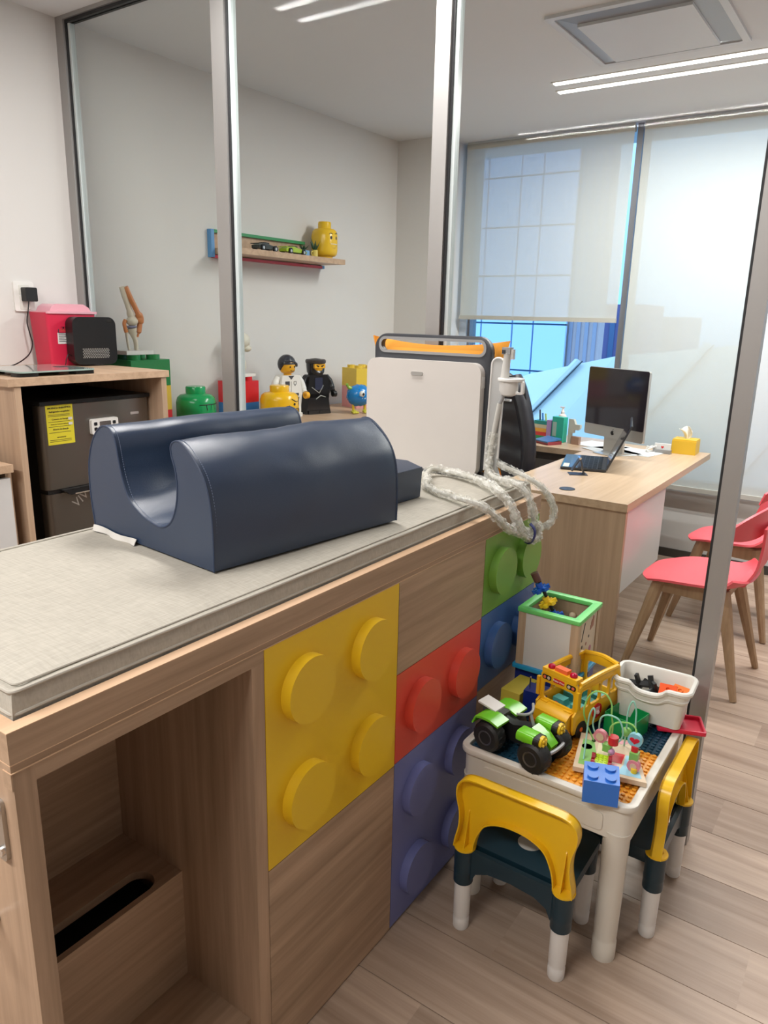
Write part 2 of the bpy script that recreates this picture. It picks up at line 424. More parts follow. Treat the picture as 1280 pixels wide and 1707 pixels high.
q.build('louvre', M('satin_grey', (0.30, 0.31, 0.34), 0.35), t, smooth=False)
MB(o).box(a0 + .105, b0 + .095, CEIL - .03, a1 - .105, b1 - .095, CEIL - .018, .004).build('centre_panel', MC['grey_white'], t)

# roller blinds
BF = fabric_screen('blind_fabric', (0.71, 0.69, 0.61), 0.14, 0.27)
BARM = M('blind_bar', (0.46, 0.45, 0.41), 0.5)
def blind(label, x0, x1, zb):
    t = thing('roller_blind', label, 'blind', ((x0 + x1) / 2, 4.885, CEIL)); o = t.location.copy()
    MB(o).grid(lambda u, v: (x0 + (x1 - x0) * u, 4.885, zb + (CEIL - .001 - zb) * v), 2, 2).build('fabric', BF, t, smooth=False)
    MB(o).box(x0, 4.872, zb - .028, x1, 4.892, zb, .006).build('bottom_bar', BARM, t)
    MB(o).cyl((x0, 4.90, CEIL - .03), .022, x1 - x0, 'X', 16).build('roller', BARM, t)
blind('cream roller blind half lowered over the left window above the blue view', -2.72, -1.575, 1.515)
blind('cream roller blind lowered to the sill of the window behind the tissue box', -1.515, 0.22, .49)
blind('cream roller blind lowered over the window nearest the right wall', 0.28, XR - .03, .49)

# ---------------------------------------------------------------- padded bench
XF = -.837
b = thing('padded_bench', 'long oak cabinet bench with coloured brick-like front panels and steps inside', 'bench', (-1.15, 1.23, 0)); o = b.location.copy()
XBk = -1.465; Y0, Y1 = .407, 2.058
# tray rim: four boards
MB(o).box(XF - .022, Y0, .945, XF, Y1, .989, .0006).build('rim_board', OAK_Y, b)
MB(o).box(XBk, Y0, .945, XBk + .022, Y1, .989, .0006).build('rim_board', OAK_Y, b)
MB(o).box(XBk + .022, Y0, .945, XF - .022, Y0 + .022, .989, .0006).build('rim_board', OAK_Y, b)
MB(o).box(XBk + .022, Y1 - .022, .945, XF - .022, Y1, .989, .0006).build('rim_board', OAK_Y, b)
MB(o).holed([(XF, Y0), (XF, Y1), (XBk, Y1), (XBk, Y0)], [[(XF - .022, Y0 + .022), (XF - .022, Y1 - .022), (XBk + .022, Y1 - .022), (XBk + .022, Y0 + .022)]], 'Z', .989, .9902).build('edge_band', OAK_EDGE, b, smooth=False)
MB(o).box(XBk, Y0 + .001, .933, XF - .002, Y1, .944).build('deck', OAK_Y, b, smooth=False)
MB(o).box(XF - .02, Y0, .908, XF - .0012, Y1, .932).build('top_rail', OAK_Y, b, smooth=False)
MB(o).box(XBk, Y0 + .002, 0, XF - .001, Y0 + .032, .932, .0008).build('side_panel', OAK_Z, b)
MB(o).box(XBk, .83, 0, XF - .0008, .86, .908, .0008).build('divider_panel', OAK_Z, b)
MB(o).box(XBk, Y1 - .03, 0, XF - .02, Y1, .932).build('side_panel', OAK_Z, b, smooth=False)
MB(o).box(XBk, Y0 + .032, 0, XBk + .018, Y1 - .03, .932).build('rear_panel', OAK_Y, b, smooth=False)
MB(o).box(-1.265, .439, .386, -1.247, .83, .933).build('inner_panel', OAK_Y, b, smooth=False)
MB(o).box(XBk, Y0 - .0004, .9440, XF + .0004, Y1, .9452).build('edge_line', OAK_EDGE, b, smooth=False)
MB(o).box(XF - .02, Y0, .9320, XF + .0002, Y1, .9330).build('edge_line', OAK_EDGE, b, smooth=False)
# steps inside the open bay
MB(o).holed([(-1.247, .439), (-1.053, .439), (-1.053, .83), (-1.247, .83)], [rrect(-1.131, .462, -1.066, .787, .031, 8)], 'Z', .368, .386).build('step_tread', OAK_Y, b, smooth=False)
MB(o).box(-1.066, .439, .128, -1.053, .83, .368).build('step_riser', OAK_Y, b, smooth=False)
MB(o).box(-1.066, .439, .110, -.866, .83, .128, .001).build('step_tread', OAK_Y, b)
MB(o).box(-.886, .439, 0, -.868, .83, .110).build('step_riser', OAK_Y, b, smooth=False)
MB(o).box(-1.20, .45, .02, -1.07, .82, .30).build('slot_shade_block', M('slot_shade_black', (0.012, 0.01, 0.01), 0.9), b, smooth=False)  # black block standing in for the shade seen through the tread slot
# front panels
def panel(nm, mat, y0, y1, z0, z1): return MB(o).box(XF - .018, y0, z0, XF, y1, z1, .0008, 1).build(nm, mat, b)
panel('oak_panel', OAK_Y, .861, 1.2865, .004, .4715); panel('oak_panel', OAK_Y, 1.2885, 1.7015, .7075, .907); panel('oak_panel', OAK_Y, 1.7035, 2.055, .004, .484)
MB(o).box(XF - .018, .861, .907, XF - .0005, 1.2, .909).build('shadow_gap', OAK_Y, b, smooth=False)
SR = .0665
def studs(par, mat, pts):
    for (y, z) in pts:
        MB(o).cyl((XF - .002, y, z), SR, .025, 'X', 48, b=.0012).build('stud', mat, par)
p = panel('yellow_panel', YEL, .861, 1.2865, .4735, .9315); studs(p, YEL, [(.9675, .817), (1.180, .817), (.9675, .588), (1.180, .588)]); p['label'] = 'yellow front panel with four round studs'
p = panel('red_panel', REDL, 1.2885, 1.7015, .476, .7055); studs(p, REDL, [(1.392, .591), (1.598, .591)]); p['label'] = 'red front panel with two round studs'
p = panel('periwinkle_panel', PERI, 1.2885, 1.7015, .006, .474); studs(p, PERI, [(1.392, .357), (1.598, .357), (1.392, .125), (1.598, .125)]); p['label'] = 'periwinkle front panel with four round studs'
p = panel('green_panel', GRNL, 1.7035, 2.055, .7115, .9315); studs(p, GRNL, [(1.797, .822), (1.968, .822)]); p['label'] = 'green front panel with two round studs'
p = panel('blue_panel', BLUL, 1.7035, 2.055, .486, .7095); studs(p, BLUL, [(1.797, .598), (1.968, .598)]); p['label'] = 'blue front panel with two round studs'
MB(o).box(XF - .018, 1.2885, .907, XF - .0005, 1.7015, .9315).build('oak_filler', OAK_Y, b, smooth=False)
# steel fittings on the near end
q = MB(o); q.prism(rrect(-.98, .79, -.866, .882, .008), 'Y', Y0 - .004, Y0 + .0022, .001); q.build('bracket', STEEL, b)
for x, z in ((-.8735, .868), (-.8735, .807)): MB(o).cyl((x, Y0 - .009, z), .007, .006, 'Y', 16, b=.001).build('bolt', CHROME, b)
MB(o).tube(crom([(-.925, Y0 + .003, .668), (-.925, Y0 - .018, .668), (-.915, Y0 - .030, .662), (-.906, Y0 - .032, .645)], 6), .006, 8).build('hook', STEEL, b)

# cushion on the bench
FAB = None
mt, n, out = nt('beige_linen_fabric'); bs = bsdf(n, out, (0.42, 0.39, 0.33), 0.85, spec=0.2)
t_ = n.nodes.new('ShaderNodeTexCoord'); nA = n.nodes.new('ShaderNodeTexNoise'); mpA = n.nodes.new('ShaderNodeMapping'); mpA.inputs['Scale'].default_value = (30, 300, 100)
n.links.new(t_.outputs['Object'], mpA.inputs[0]); n.links.new(mpA.outputs[0], nA.inputs['Vector']); nA.inputs['Scale'].default_value = 1.0; nA.inputs['Detail'].default_value = 5
nB = n.nodes.new('ShaderNodeTexNoise'); mpB = n.nodes.new('ShaderNodeMapping'); mpB.inputs['Scale'].default_value = (300, 30, 100); n.links.new(t_.outputs['Object'], mpB.inputs[0]); n.links.new(mpB.outputs[0], nB.inputs['Vector']); nB.inputs['Scale'].default_value = 1.0; nB.inputs['Detail'].default_value = 5
mm = n.nodes.new('ShaderNodeMath'); mm.operation = 'ADD'; n.links.new(nA.outputs[0], mm.inputs[0]); n.links.new(nB.outputs[0], mm.inputs[1])
rr_ = n.nodes.new('ShaderNodeValToRGB'); rr_.color_ramp.elements[0].position = .35; rr_.color_ramp.elements[0].color = (0.37, 0.345, 0.295, 1); rr_.color_ramp.elements[1].position = .65; rr_.color_ramp.elements[1].color = (0.46, 0.43, 0.37, 1)
hf = n.nodes.new('ShaderNodeMath'); hf.operation = 'MULTIPLY'; hf.inputs[1].default_value = .5; n.links.new(mm.outputs[0], hf.inputs[0]); n.links.new(hf.outputs[0], rr_.inputs[0]); n.links.new(rr_.outputs[0], bs.inputs['Base Color'])
bp = n.nodes.new('ShaderNodeBump'); bp.inputs['Strength'].default_value = .5; bp.inputs['Distance'].default_value = .0006; n.links.new(mm.outputs[0], bp.inputs['Height']); n.links.new(bp.outputs[0], bs.inputs['Normal'])
FAB = mt
cx0, cx1, cy0, cy1 = XBk + .026, XF - .031, Y0 + .028, Y1 - .02
ct = thing('bench_cushion', 'long flat beige linen cushion with piped edges lying on the oak bench', 'cushion', (-1.15, 1.23, .945)); o = ct.location.copy()
def pad(x0, x1, y0, y1, z0, z1, puff, nx=18, ny=48):
    q = MB(o)
    def top(u, v):
        e = min(1, min(u, 1 - u) * 9) * min(1, min(v, 1 - v) * 22); e = e * (2 - e)
        x = x0 + (x1 - x0) * u; y = y0 + (y1 - y0) * v
        return (x, y, z1 - .006 + .006 * e + puff * e * (0.5 + 0.8 * noise.noise(Vector((x * 4, y * 4, 1)))))
    V = [[q._v(top(i / nx, j / ny)) for j in range(ny + 1)] for i in range(nx + 1)]
    for i in range(nx):
        for j in range(ny): q._face([V[i][j], V[i + 1][j], V[i + 1][j + 1], V[i][j + 1]])
    ring = [V[i][0] for i in range(nx)] + [V[nx][j] for j in range(ny)] + [V[i][ny] for i in range(nx, 0, -1)] + [V[0][j] for j in range(ny, 0, -1)]
    cxm, cym = (x0 + x1) / 2, (y0 + y1) / 2
    prev = ring
    for k, (dz, bul) in enumerate(((.25, .003), (.5, .0045), (.75, .003), (1, 0))):
        cur = []
        for v in ring:
            w = v.co + q.o; hx = (w.x - cxm) / ((x1 - x0) / 2); hy = (w.y - cym) / ((y1 - y0) / 2)
            cur.append(q._v((w.x + bul * (1 if hx > .999 else -1 if hx < -.999 else 0), w.y + bul * (1 if hy > .999 else -1 if hy < -.999 else 0), z1 - .006 - (z1 - .006 - z0) * dz)))
        L = len(ring)
        for i in range(L): q._face([prev[i], prev[(i + 1) % L], cur[(i + 1) % L], cur[i]])
        prev = cur
    q._face(prev)
    return q
pad(cx0, cx1, cy0, cy1, .9445, 1.030, .004).build('cushion_cover', FAB, ct)
def loop3(x0, x1, y0, y1, z, r, n=26, wob=.0012):
    P = []
    for (x, y) in rrect(x0, y0, x1, y1, r, 4): P.append(Vector((x, y, z)))
    out = []
    for i in range(len(P)):
        a, c_ = P[i], P[(i + 1) % len(P)]; k = max(1, int((c_ - a).length / .05))
        for j in range(k):
            p_ = a.lerp(c_, j / k); p_.z += wob * noise.noise(p_ * 9); out.append(p_)
    return out
PIPE = M('linen_piping', (0.42, 0.39, 0.335), 0.85)
MB(o).tube(loop3(cx0 - .001, cx1 + .001, cy0 - .001, cy1 + .001, 1.0245, .008), .0028, 8, True).build('piping', PIPE, ct)
MB(o).tube(loop3(cx0 + .010, cx1 - .010, cy0 + .010, cy1 - .010, 1.0275, .008), .0018, 6, True).build('seam', PIPE, ct)
MB(o).tube(loop3(cx0 - .003, cx1 + .003, cy0 - .003, cy1 + .003, .9945, .008), .0030, 8, True).build('piping', PIPE, ct)

# ---------------------------------------------------------------- leg bolster
bt = thing('leg_bolster', 'large navy vinyl leg bolster with a deep channel lying on the beige cushion', 'bolster', (-1.19, .905, 1.0335), R(-6))
pr = [(-.213, .004), (-.222, .06), (-.224, .11), (-.218, .155), (-.196, .20), (-.165, .228), (-.138, .234), (-.115, .224), (-.104, .20), (-.098, .17), (-.087, .13), (-.066, .092), (-.03, .070), (.005, .060), (.045, .056), (.078, .072), (.098, .105), (.106, .145), (.102, .18), (.092, .205), (.092, .224), (.108, .234), (.13, .231), (.156, .214), (.182, .188), (.200, .155), (.209, .11), (.211, .06), (.210, .004)]
prof = crom([(a_, b_, 0) for a_, b_ in pr], 4)
LB = .515; NS = 28
q = MB()
rings = []
for j in range(NS + 1):
    t = j / NS; y = LB * t
    inb = math.sin(PI * min(1, max(0, t))) ** .5
    row = []
    for i, p_ in enumerate(prof):
        x, z = p_.x, p_.y
        w = noise.noise(Vector((x * 9, y * 7, z * 9))) * .005 + noise.noise(Vector((x * 26, y * 22, z * 26))) * .0018
        if -.11 < x < .1 and z < .2: w -= .010 * abs(math.sin(y * 16 + x * 22 + 1.1)) ** 1.5 * min(1, (.21 - z) * 8) + .012 * max(0, math.sin(y * 7 + 4 * x)) * min(1, (.21 - z) * 8)
        grow = .004 * inb
        cx_, cz_ = (x - (-.15 if x < 0 else .15)), (z - .12)
        l_ = math.hypot(cx_, cz_) or 1
        f_ = (grow + w * inb)
        flare = 1 + .03 * t
        row.append(q._v((x * flare + cx_ / l_ * f_ * (0 if z < .01 else 1), y, z + cz_ / l_ * f_ * (0 if z < .01 else 1))))
    rings.append(row)
n_ = len(prof)
for a_, c_ in zip(rings, rings[1:]):
    for i in range(n_ - 1): q._face([a_[i], a_[i + 1], c_[i + 1], c_[i]])
    q._face([a_[n_ - 1], a_[0], c_[0], c_[n_ - 1]])
from mathutils.geometry import tessellate_polygon
for rg in (rings[0], rings[-1]):
    for t3 in tessellate_polygon([[Vector((v.co.x, v.co.z, 0)) for v in rg]]): q._face([rg[i] for i in t3])
q.build('vinyl_cover', NAVY, bt)
SEAM = M('navy_seam', (0.02, 0.035, 0.075), 0.5)
for yy, fl_ in ((.0005, 1), (LB - .0005, 1.03)):
    MB().tube([(p_.x * fl_, yy, p_.y) for p_ in prof], .0022, 6).build('seam_piping', SEAM, bt)
q = MB()
for i in range(6, len(prof) - 6):
    for k in (0, .5):
        a_ = prof[i].lerp(prof[i + 1], k); bb_ = prof[i].lerp(prof[i + 1], k + .28)
        cxa = .15 if a_.x > 0 else -.15
        q.tube([(a_.x + (a_.x - cxa) * .006, .009, a_.y + .0012), (bb_.x + (bb_.x - cxa) * .006, .009, bb_.y + .0012)], .0006, 4)
st = q.build('stitching', M('stitch_thread', (0.16, 0.20, 0.30), 0.6), bt); st['kind'] = 'stuff'
q = MB()
q.grid(lambda u, v: (-.213 + .17 * u, -.003 - .0035 * v * (1 + math.sin(u * 14)), .011 - .0125 * v + .002 * math.sin(u * 8)), 16, 2, .0012)
q.build('frayed_lining', M('white_lining', (0.62, 0.60, 0.56), 0.9), bt)
# small wedge
wt = thing('foam_block', 'small navy vinyl foam block lying just behind the big leg bolster', 'foam block', (-1.17, 1.56, 1.0335), R(-3))
q = MB(); q.prism([(-.16, 0), (.155, 0), (.160, .080), (.11, .093), (-.16, .085)], 'Y', -.05, .09, .006, seg=3); q.build('vinyl_cover', NAVY, wt)
MB().tube([(.159, -.049, .081), (.159, .088, .081)], .0016, 6).build('seam_piping', SEAM, wt)

# ================================================================ things on the bench
# --- white medical device with handle
dv = thing('medical_scanner', 'tall white flat medical device with a dark carrying handle standing on the bench cushion', 'medical device', (-1.2, 1.97, 1.034)); o = dv.location.copy()
DGR = M('dark_grey_plastic', (0.035, 0.038, 0.045), 0.4)
GRY = M('mid_grey_plastic', (0.30, 0.30, 0.30), 0.45)
MB(o).holed(rrect(-1.395, 1.04, -.985, 1.447, .045, 8), [rrect(-1.372, 1.395, -1.006, 1.432, .016, 6)], 'Y', 1.962, 1.990, .004).build('handle_frame', DGR, dv)
MB(o).holed(rrect(-1.378, 1.389, -1.0, 1.438, .022, 6), [rrect(-1.370, 1.397, -1.008, 1.430, .016, 6)], 'Y', 1.9605, 1.9625).build('handle_lining', GRY, dv, smooth=False)
q = MB(o); q.prism(rrect(-1.405, 1.036, -1.000, 1.372, .032, 8), 'Y', 1.936, 1.964, .010, seg=4); q.build('front_shell', M('shell_white', (0.66, 0.62, 0.58), 0.35), dv)
MB(o).prism(rrect(-1.238, 1.3265, -1.196, 1.3375, .005, 5), 'Y', 1.9325, 1.938, .0015).build('button', M('silver_button', (0.45, 0.44, 0.42), 0.3, .6), dv)
MB(o).prism(rrect(-1.007, 1.30, -.999, 1.335, .003, 4), 'Y', 1.945, 1.964, .001).build('side_button', WHITE, dv)
MB(o).box(-1.36, 1.93, 1.034, -1.0, 1.996, 1.042, .003).build('foot', DGR, dv)
# side stand
q = MB(o); q.prism([(-.985, 1.036), (-.952, 1.034), (-.930, 1.034), (-.946, 1.07), (-.942, 1.20)] + [(-.958 + .020 * math.cos(R(a)), 1.370 + .020 * math.sin(R(a))) for a in range(0, 181, 20)] + [(-.982, 1.10)], 'Y', 1.960, 1.972, .002); q.build('side_bracket', M('light_grey_plastic', (0.46, 0.46, 0.45), 0.45), dv)
MB(o).tube([(-.985, 1.960, 1.06)] + [(-.958 + .0205 * math.cos(R(a)), 1.960, 1.370 + .0205 * math.sin(R(a))) for a in range(180, -1, -15)] + [(-.944, 1.960, 1.10)], .003, 6).build('bracket_edge', WHITE, dv)
# probe holder: cup with flange
hc = (-.913, 1.955)
MB(o).holed(circ(hc[0], hc[1], .038, 28), [circ(hc[0] - .01, hc[1], .017, 20)], 'Z', 1.328, 1.336, .001).build('holder_ring', WHITE, dv)
MB(o).lathe([(.027, 0), (.027, -.028), (.021, -.040), (.012, -.044)], (hc[0] - .006, hc[1], 1.329), 24).build('holder_cup', WHITE, dv)
MB(o).holed(rrect(.896 * -1, 1.292, -.872, 1.330, .006, 4), [rrect(-.893, 1.298, -.879, 1.327, .004, 4)], 'Y', 1.948, 1.960).build('cable_clip', WHITE, dv)
# probe
pb = thing('scanner_probe', 'slim white hand probe standing upright in the white ring holder', 'probe', (-.928, 1.955, 1.34)); o = pb.location.copy()
PW_ = M('probe_white', (0.58, 0.57, 0.54), 0.35)
q = MB(o); q.tube([(-.934, 1.955, 1.33), (-.932, 1.955, 1.36), (-.930, 1.955, 1.39), (-.9285, 1.955, 1.405)], [.0125, .0115, .0105, .0115], 16); q.build('probe_body', PW_, pb)
MB(o).box(-.942, 1.944, 1.402, -.917, 1.966, 1.421, .003).build('probe_head', GRY, pb)
MB(o).box(-.941, 1.9425, 1.404, -.931, 1.945, 1.414, .0005).build('probe_lens', DGR, pb)
MB(o).box(-.917, 1.948, 1.388, -.909, 1.962, 1.416, .002).build('probe_trigger', PW_, pb)
MB(o).tube(crom([(-.934, 1.955, 1.30), (-.936, 1.952, 1.28), (-.942, 1.95, 1.262)], 6), .006, 10).build('strain_relief', GRY, pb)
# hoses in clear wrap
HOSE = M('hose_grey', (0.55, 0.54, 0.50), 0.4)
mt, n, out = nt('crinkled_film')
trn = n.nodes.new('ShaderNodeBsdfTransparent'); trn.inputs[0].default_value = (.97, .97, .95, 1)
bd = n.nodes.new('ShaderNodeBsdfPrincipled'); bd.inputs['Base Color'].default_value = (.88, .87, .82, 1); bd.inputs['Roughness'].default_value = .22
no = n.nodes.new('ShaderNodeTexNoise'); no.inputs['Scale'].default_value = 24; no.inputs['Detail'].default_value = 4; no.inputs['Distortion'].default_value = 1.5
tcx = n.nodes.new('ShaderNodeTexCoord'); n.links.new(tcx.outputs['Object'], no.inputs['Vector'])
cr = n.nodes.new('ShaderNodeMapRange'); cr.inputs[1].default_value = .40; cr.inputs[2].default_value = .62; cr.inputs[3].default_value = .10; cr.inputs[4].default_value = .5
n.links.new(no.outputs[0], cr.inputs[0]); mx = n.nodes.new('ShaderNodeMixShader'); n.links.new(cr.outputs[0], mx.inputs[0]); n.links.new(trn.outputs[0], mx.inputs[1]); n.links.new(bd.outputs[0], mx.inputs[2])
bpn = n.nodes.new('ShaderNodeBump'); bpn.inputs['Strength'].default_value = .5; bpn.inputs['Distance'].default_value = .003; n.links.new(no.outputs[0], bpn.inputs['Height']); n.links.new(bpn.outputs[0], bd.inputs['Normal'])
n.links.new(mx.outputs[0], out.inputs[0]); FILM = mt
hs = thing('probe_hose', 'long looped grey hose wrapped in crinkled clear film hanging over the bench edge', 'hose', (-.95, 1.9, 1.036)); o = hs.location.copy()
PA = [(-.942, 1.95, 1.262), (-.948, 1.95, 1.225), (-.955, 1.95, 1.177), (-.963, 1.948, 1.113), (-.961, 1.94, 1.065), (-.925, 1.922, 1.050), (-.86, 1.895, 1.052), (-.822, 1.90, 1.030), (-.806, 1.915, .985), (-.806, 1.935, .945), (-.808, 1.945, .915)]
PB_ = [(-.960, 1.975, 1.09), (-.925, 1.968, 1.077), (-.890, 1.975, 1.066), (-.845, 1.965, 1.055), (-.800, 1.985, 1.022), (-.780, 2.02, .96), (-.790, 2.02, .915), (-.808, 1.98, .905), (-.808, 1.91, .911)]
PC = [(-1.075, 1.79, 1.046), (-1.108, 1.832, 1.050), (-1.118, 1.888, 1.056), (-1.076, 1.912, 1.05), (-.966, 1.868, 1.052), (-.870, 1.80, 1.050), (-.826, 1.80, 1.020), (-.806, 1.815, .972), (-.806, 1.86, .930), (-.806, 1.90, .912)]
PD = [(-1.075, 1.79, 1.046), (-1.04, 1.722, 1.046), (-.975, 1.678, 1.046), (-.89, 1.645, 1.046), (-.838, 1.655, 1.036), (-.812, 1.70, 1.0), (-.806, 1.76, .958), (-.803, 1.84, .922), (-.803, 1.895, .910)]
PE = [(-.806, 1.80, .958), (-.800, 1.85, .920), (-.796, 1.905, .893), (-.792, 1.945, .893), (-.796, 1.955, .920), (-.80, 1.92, .936)]
def film(pts, r):
    P = crom(pts, 14); rs = []
    q = MB(o); N = 12; rings = []
    up = Vector((0, 0, 1))
    for i, p_ in enumerate(P):
        d = (P[min(i + 1, len(P) - 1)] - P[max(i - 1, 0)]).normalized(); nn = d.cross(up)
        nn = nn.normalized() if nn.length > .1 else Vector((1, 0, 0)); b2 = d.cross(nn)
        ring = []
        for k in range(N):
            a_ = 2 * PI * k / N; w = 1.05 + .55 * noise.noise(Vector((i * .28, k * 1.3, pts[0][0] * 50))) + .12 * noise.noise(Vector((i * .9, k * 1.9, 3)))
            v = p_ + nn * math.cos(a_) * r * w + b2 * math.sin(a_) * r * w
            ring.append(q._v(v))
        rings.append(ring)
    for a_, c_ in zip(rings, rings[1:]):
        for k in range(N): q._face([a_[k], a_[(k + 1) % N], c_[(k + 1) % N], c_[k]])
    return q
for P_, r_, fr_ in ((PA, .0072, .0125), (PB_, .0065, .0105), (PC, .0072, .0125), (PD, .0068, .0115), (PE, .0068, .0115)):
    h_ = MB(o).tube(crom(P_, 8), r_, 10).build('hose', HOSE, hs)
    film(P_ if P_ is not PA else P_[2:], fr_).build('film_wrap', FILM, h_, smooth=False)
MB(o).tube(crom([(-.80, 1.90, .94), (-.787, 1.902, .925), (-.784, 1.90, .905), (-.792, 1.895, .885), (-.806, 1.90, .884)], 5), .0095, 8, flat=.3).build('cable_tie', M('navy_strap', (0.01, 0.015, 0.12), 0.6), hs)
# orange cushion behind the device
pl = thing('orange_cushion', 'orange fabric cushion squeezed upright between the white device and the glass', 'cushion', (-1.19, 2.03, 1.034)); o = pl.location.copy()
q = MB(o)
def pil(sgn):
    def f(u, v):
        a_, b_ = u * 2 - 1, v * 2 - 1
        w = .245 - .03 * (1 - abs(b_) ** 2) ; h_ = .205 - .022 * (1 - a_ * a_)
        x = -1.203 + a_ * w; z = 1.232 + b_ * h_
        t_ = .026 * ((1 - a_ ** 4) * (1 - b_ ** 4)) ** .6
        return (x, 2.03 + sgn * t_ + .002 * noise.noise(Vector((x * 20, z * 20, 0))), z)
    return f
q.grid(pil(1), 24, 18); q.grid(pil(-1), 24, 18)
bmesh.ops.remove_doubles(q.bm, verts=q.bm.verts, dist=.0008)
q.build('cushion_cover', M('orange_fabric', (0.72, 0.30, 0.03), 0.85, bump=.3, bscale=500), pl)
MB(o).tube([pil(1)(0, k / 18) for k in range(19)], .0025, 6).build('seam', MC['orange_fabric'], pl)

# ================================================================ left side, before the glass
so = thing('wall_socket', 'white wall socket plate above the red container', 'socket', (XL, 1.81, 1.545)); o = so.location.copy()
MB(o).prism(rrect(1.765, 1.484, 1.855, 1.606, .008), 'X', XL, XL + .009, .003).build('cover_plate', WHITE, so)
q = MB(o).prism(rrect(1.787, 1.553, 1.833, 1.592, .004), 'X', XL + .008, XL + .011, .001); q.build('outlet_face', M('ivory', (0.70, 0.68, 0.63), 0.4), so)
MB(o).prism(rrect(1.787, 1.492, 1.833, 1.548, .004), 'X', XL + .008, XL + .011, .001).build('outlet_face', MC['ivory'], so)
ad = thing('power_adapter', 'black power adapter plugged into the white wall socket, with a thin black cable', 'power adapter', (XL + .011, 1.82, 1.55)); o = ad.location.copy()
MB(o).prism(rrect(1.795, 1.525, 1.848, 1.582, .006), 'X', XL + .011, XL + .045, .004).build('adapter_body', BLACK, ad)
MB(o).tube(crom([(XL + .03, 1.815, 1.527), (XL + .03, 1.808, 1.49), (XL + .035, 1.795, 1.44), (XL + .04, 1.80, 1.39), (XL + .05, 1.80, 1.345), (XL + .10, 1.74, 1.30), (XL + .16, 1.62, 1.267), (XL + .2, 1.45, 1.265)], 8), .0028, 6).build('cable', BLACK, ad)
# sharps container
sc = thing('sharps_container', 'red plastic medical waste container with a pale pink translucent lid', 'container', (-3.03, 1.92, 1.262)); o = sc.location.copy()
SRED = M('container_red', (0.58, 0.018, 0.06), 0.4); PINK = M('lid_pink', (0.72, 0.36, 0.42), 0.3)
q = MB(o); q.xf = None
q.prism(rrect(-3.095, 1.825, -2.975, 2.035, .012), 'Z', 1.262, 1.482, 0, 1.12); q.build('container_body', SRED, sc)
MB(o).prism(rrect(-3.106, 1.815, -2.962, 2.055, .012), 'Z', 1.478, 1.488, .002).build('rim', PINK, sc)
q = MB(o); q.prism([(1.84, 1.488), (1.85, 1.507), (1.87, 1.518), (2.0, 1.518), (2.025, 1.505), (2.035, 1.488)], 'X', -3.085, -2.985, .005); q.build('lid', PINK, sc)
MB(o).prism(rrect(1.858, 1.353, 1.905, 1.458, .002, 2), 'X', -2.9745, -2.9705).build('label', M('label_white', (0.72, 0.70, 0.68), 0.5), sc, smooth=False)
q = MB(o).prism(rrect(1.873, 1.405, 1.901, 1.440, .002, 2), 'X', -2.9705, -2.970); lb = q.build('hazard_mark', M('label_red', (0.55, 0.05, 0.05), 0.5), sc, smooth=False)
q = MB(o)
for k in range(3):
    a_ = R(90 + 120 * k); cy, cz = 1.887 + .006 * math.cos(a_), 1.4225 + .006 * math.sin(a_)
    q.holed(circ(cy, cz, .0062, 14), [circ(cy + .0015 * math.cos(a_), cz + .0015 * math.sin(a_), .004, 12)], 'X', -2.970, -2.9697)
q.build('biohazard_symbol', BLACK, lb, smooth=False)
q = MB(o)
for z in (1.449, 1.397, 1.390, 1.383, 1.376, 1.369, 1.362): q.box(-2.9705, 1.863, z, -2.970, 1.863 + (.036 if z != 1.376 else .026), z + .0028)
q.box(-2.9705, 1.862, 1.40, -2.970, 1.866, 1.445)
pq = q.build('printed_lines', DGR, sc, smooth=False); pq['kind'] = 'stuff'
# black air purifier with dotted grille
ap = thing('black_purifier', 'black rounded upright device with a dotted grille in front of the red container', 'device', (-2.915, 1.982, 1.262), R(-10)); 
q = MB(); q.prism([(x_, y_) for x_, y_ in rrect(-.095, .006, .095, .205, .032, 6)], 'X', -.035, .035, .012, seg=4)
q.build('casing', BLACK, ap)
q = MB()
for r_ in range(7):
    for c_ in range(15):
        y_ = -.056 + c_ * .0078 + (.0039 if r_ % 2 else 0); z_ = .036 + r_ * .006
        q.prism([(y_, z_ - .0026), (y_ + .0026, z_), (y_, z_ + .0026), (y_ - .0026, z_)], 'X', .0345, .0358)
g_ = q.build('grille_dots', M('grille_silver', (0.5, 0.5, 0.48), 0.4, .5), ap, smooth=False); g_['kind'] = 'stuff'
MB().prism(rrect(.055, .183, .078, .196, .003, 3), 'X', .0335, .0362).build('badge', CHROME, ap, smooth=False)
MB().tube(crom([(.0, -.09, .04), (.02, -.115, .05), (.03, -.13, .03), (.03, -.14, .004), (.05, -.2, .004)], 6), .002, 6).build('cable', BLACK, ap)
# glass bathroom scale
gs = thing('glass_scale', 'thin clear glass bathroom scale lying on the fridge cabinet', 'scale', (-2.68, 1.58, 1.262)); o = gs.location.copy()
MB(o).prism(rrect(-2.84, 1.43, -2.535, 1.735, .02), 'Z', 1.276, 1.2815, .001).build('glass_plate', M('greenish_glass', (0.30, 0.40, 0.37), 0.08, coat=.6), gs)
for x_, y_ in ((-2.80, 1.47), (-2.575, 1.47), (-2.80, 1.695), (-2.575, 1.695)): MB(o).prism(rrect(x_ - .03, y_ - .04, x_ + .03, y_ + .04, .012), 'Z', 1.262, 1.276, .003).build('foot', BLACK, gs)
MB(o).prism(rrect(-2.71, 1.66, -2.665, 1.71, .004), 'Z', 1.2815, 1.2825).build('display', DGR, gs, smooth=False)
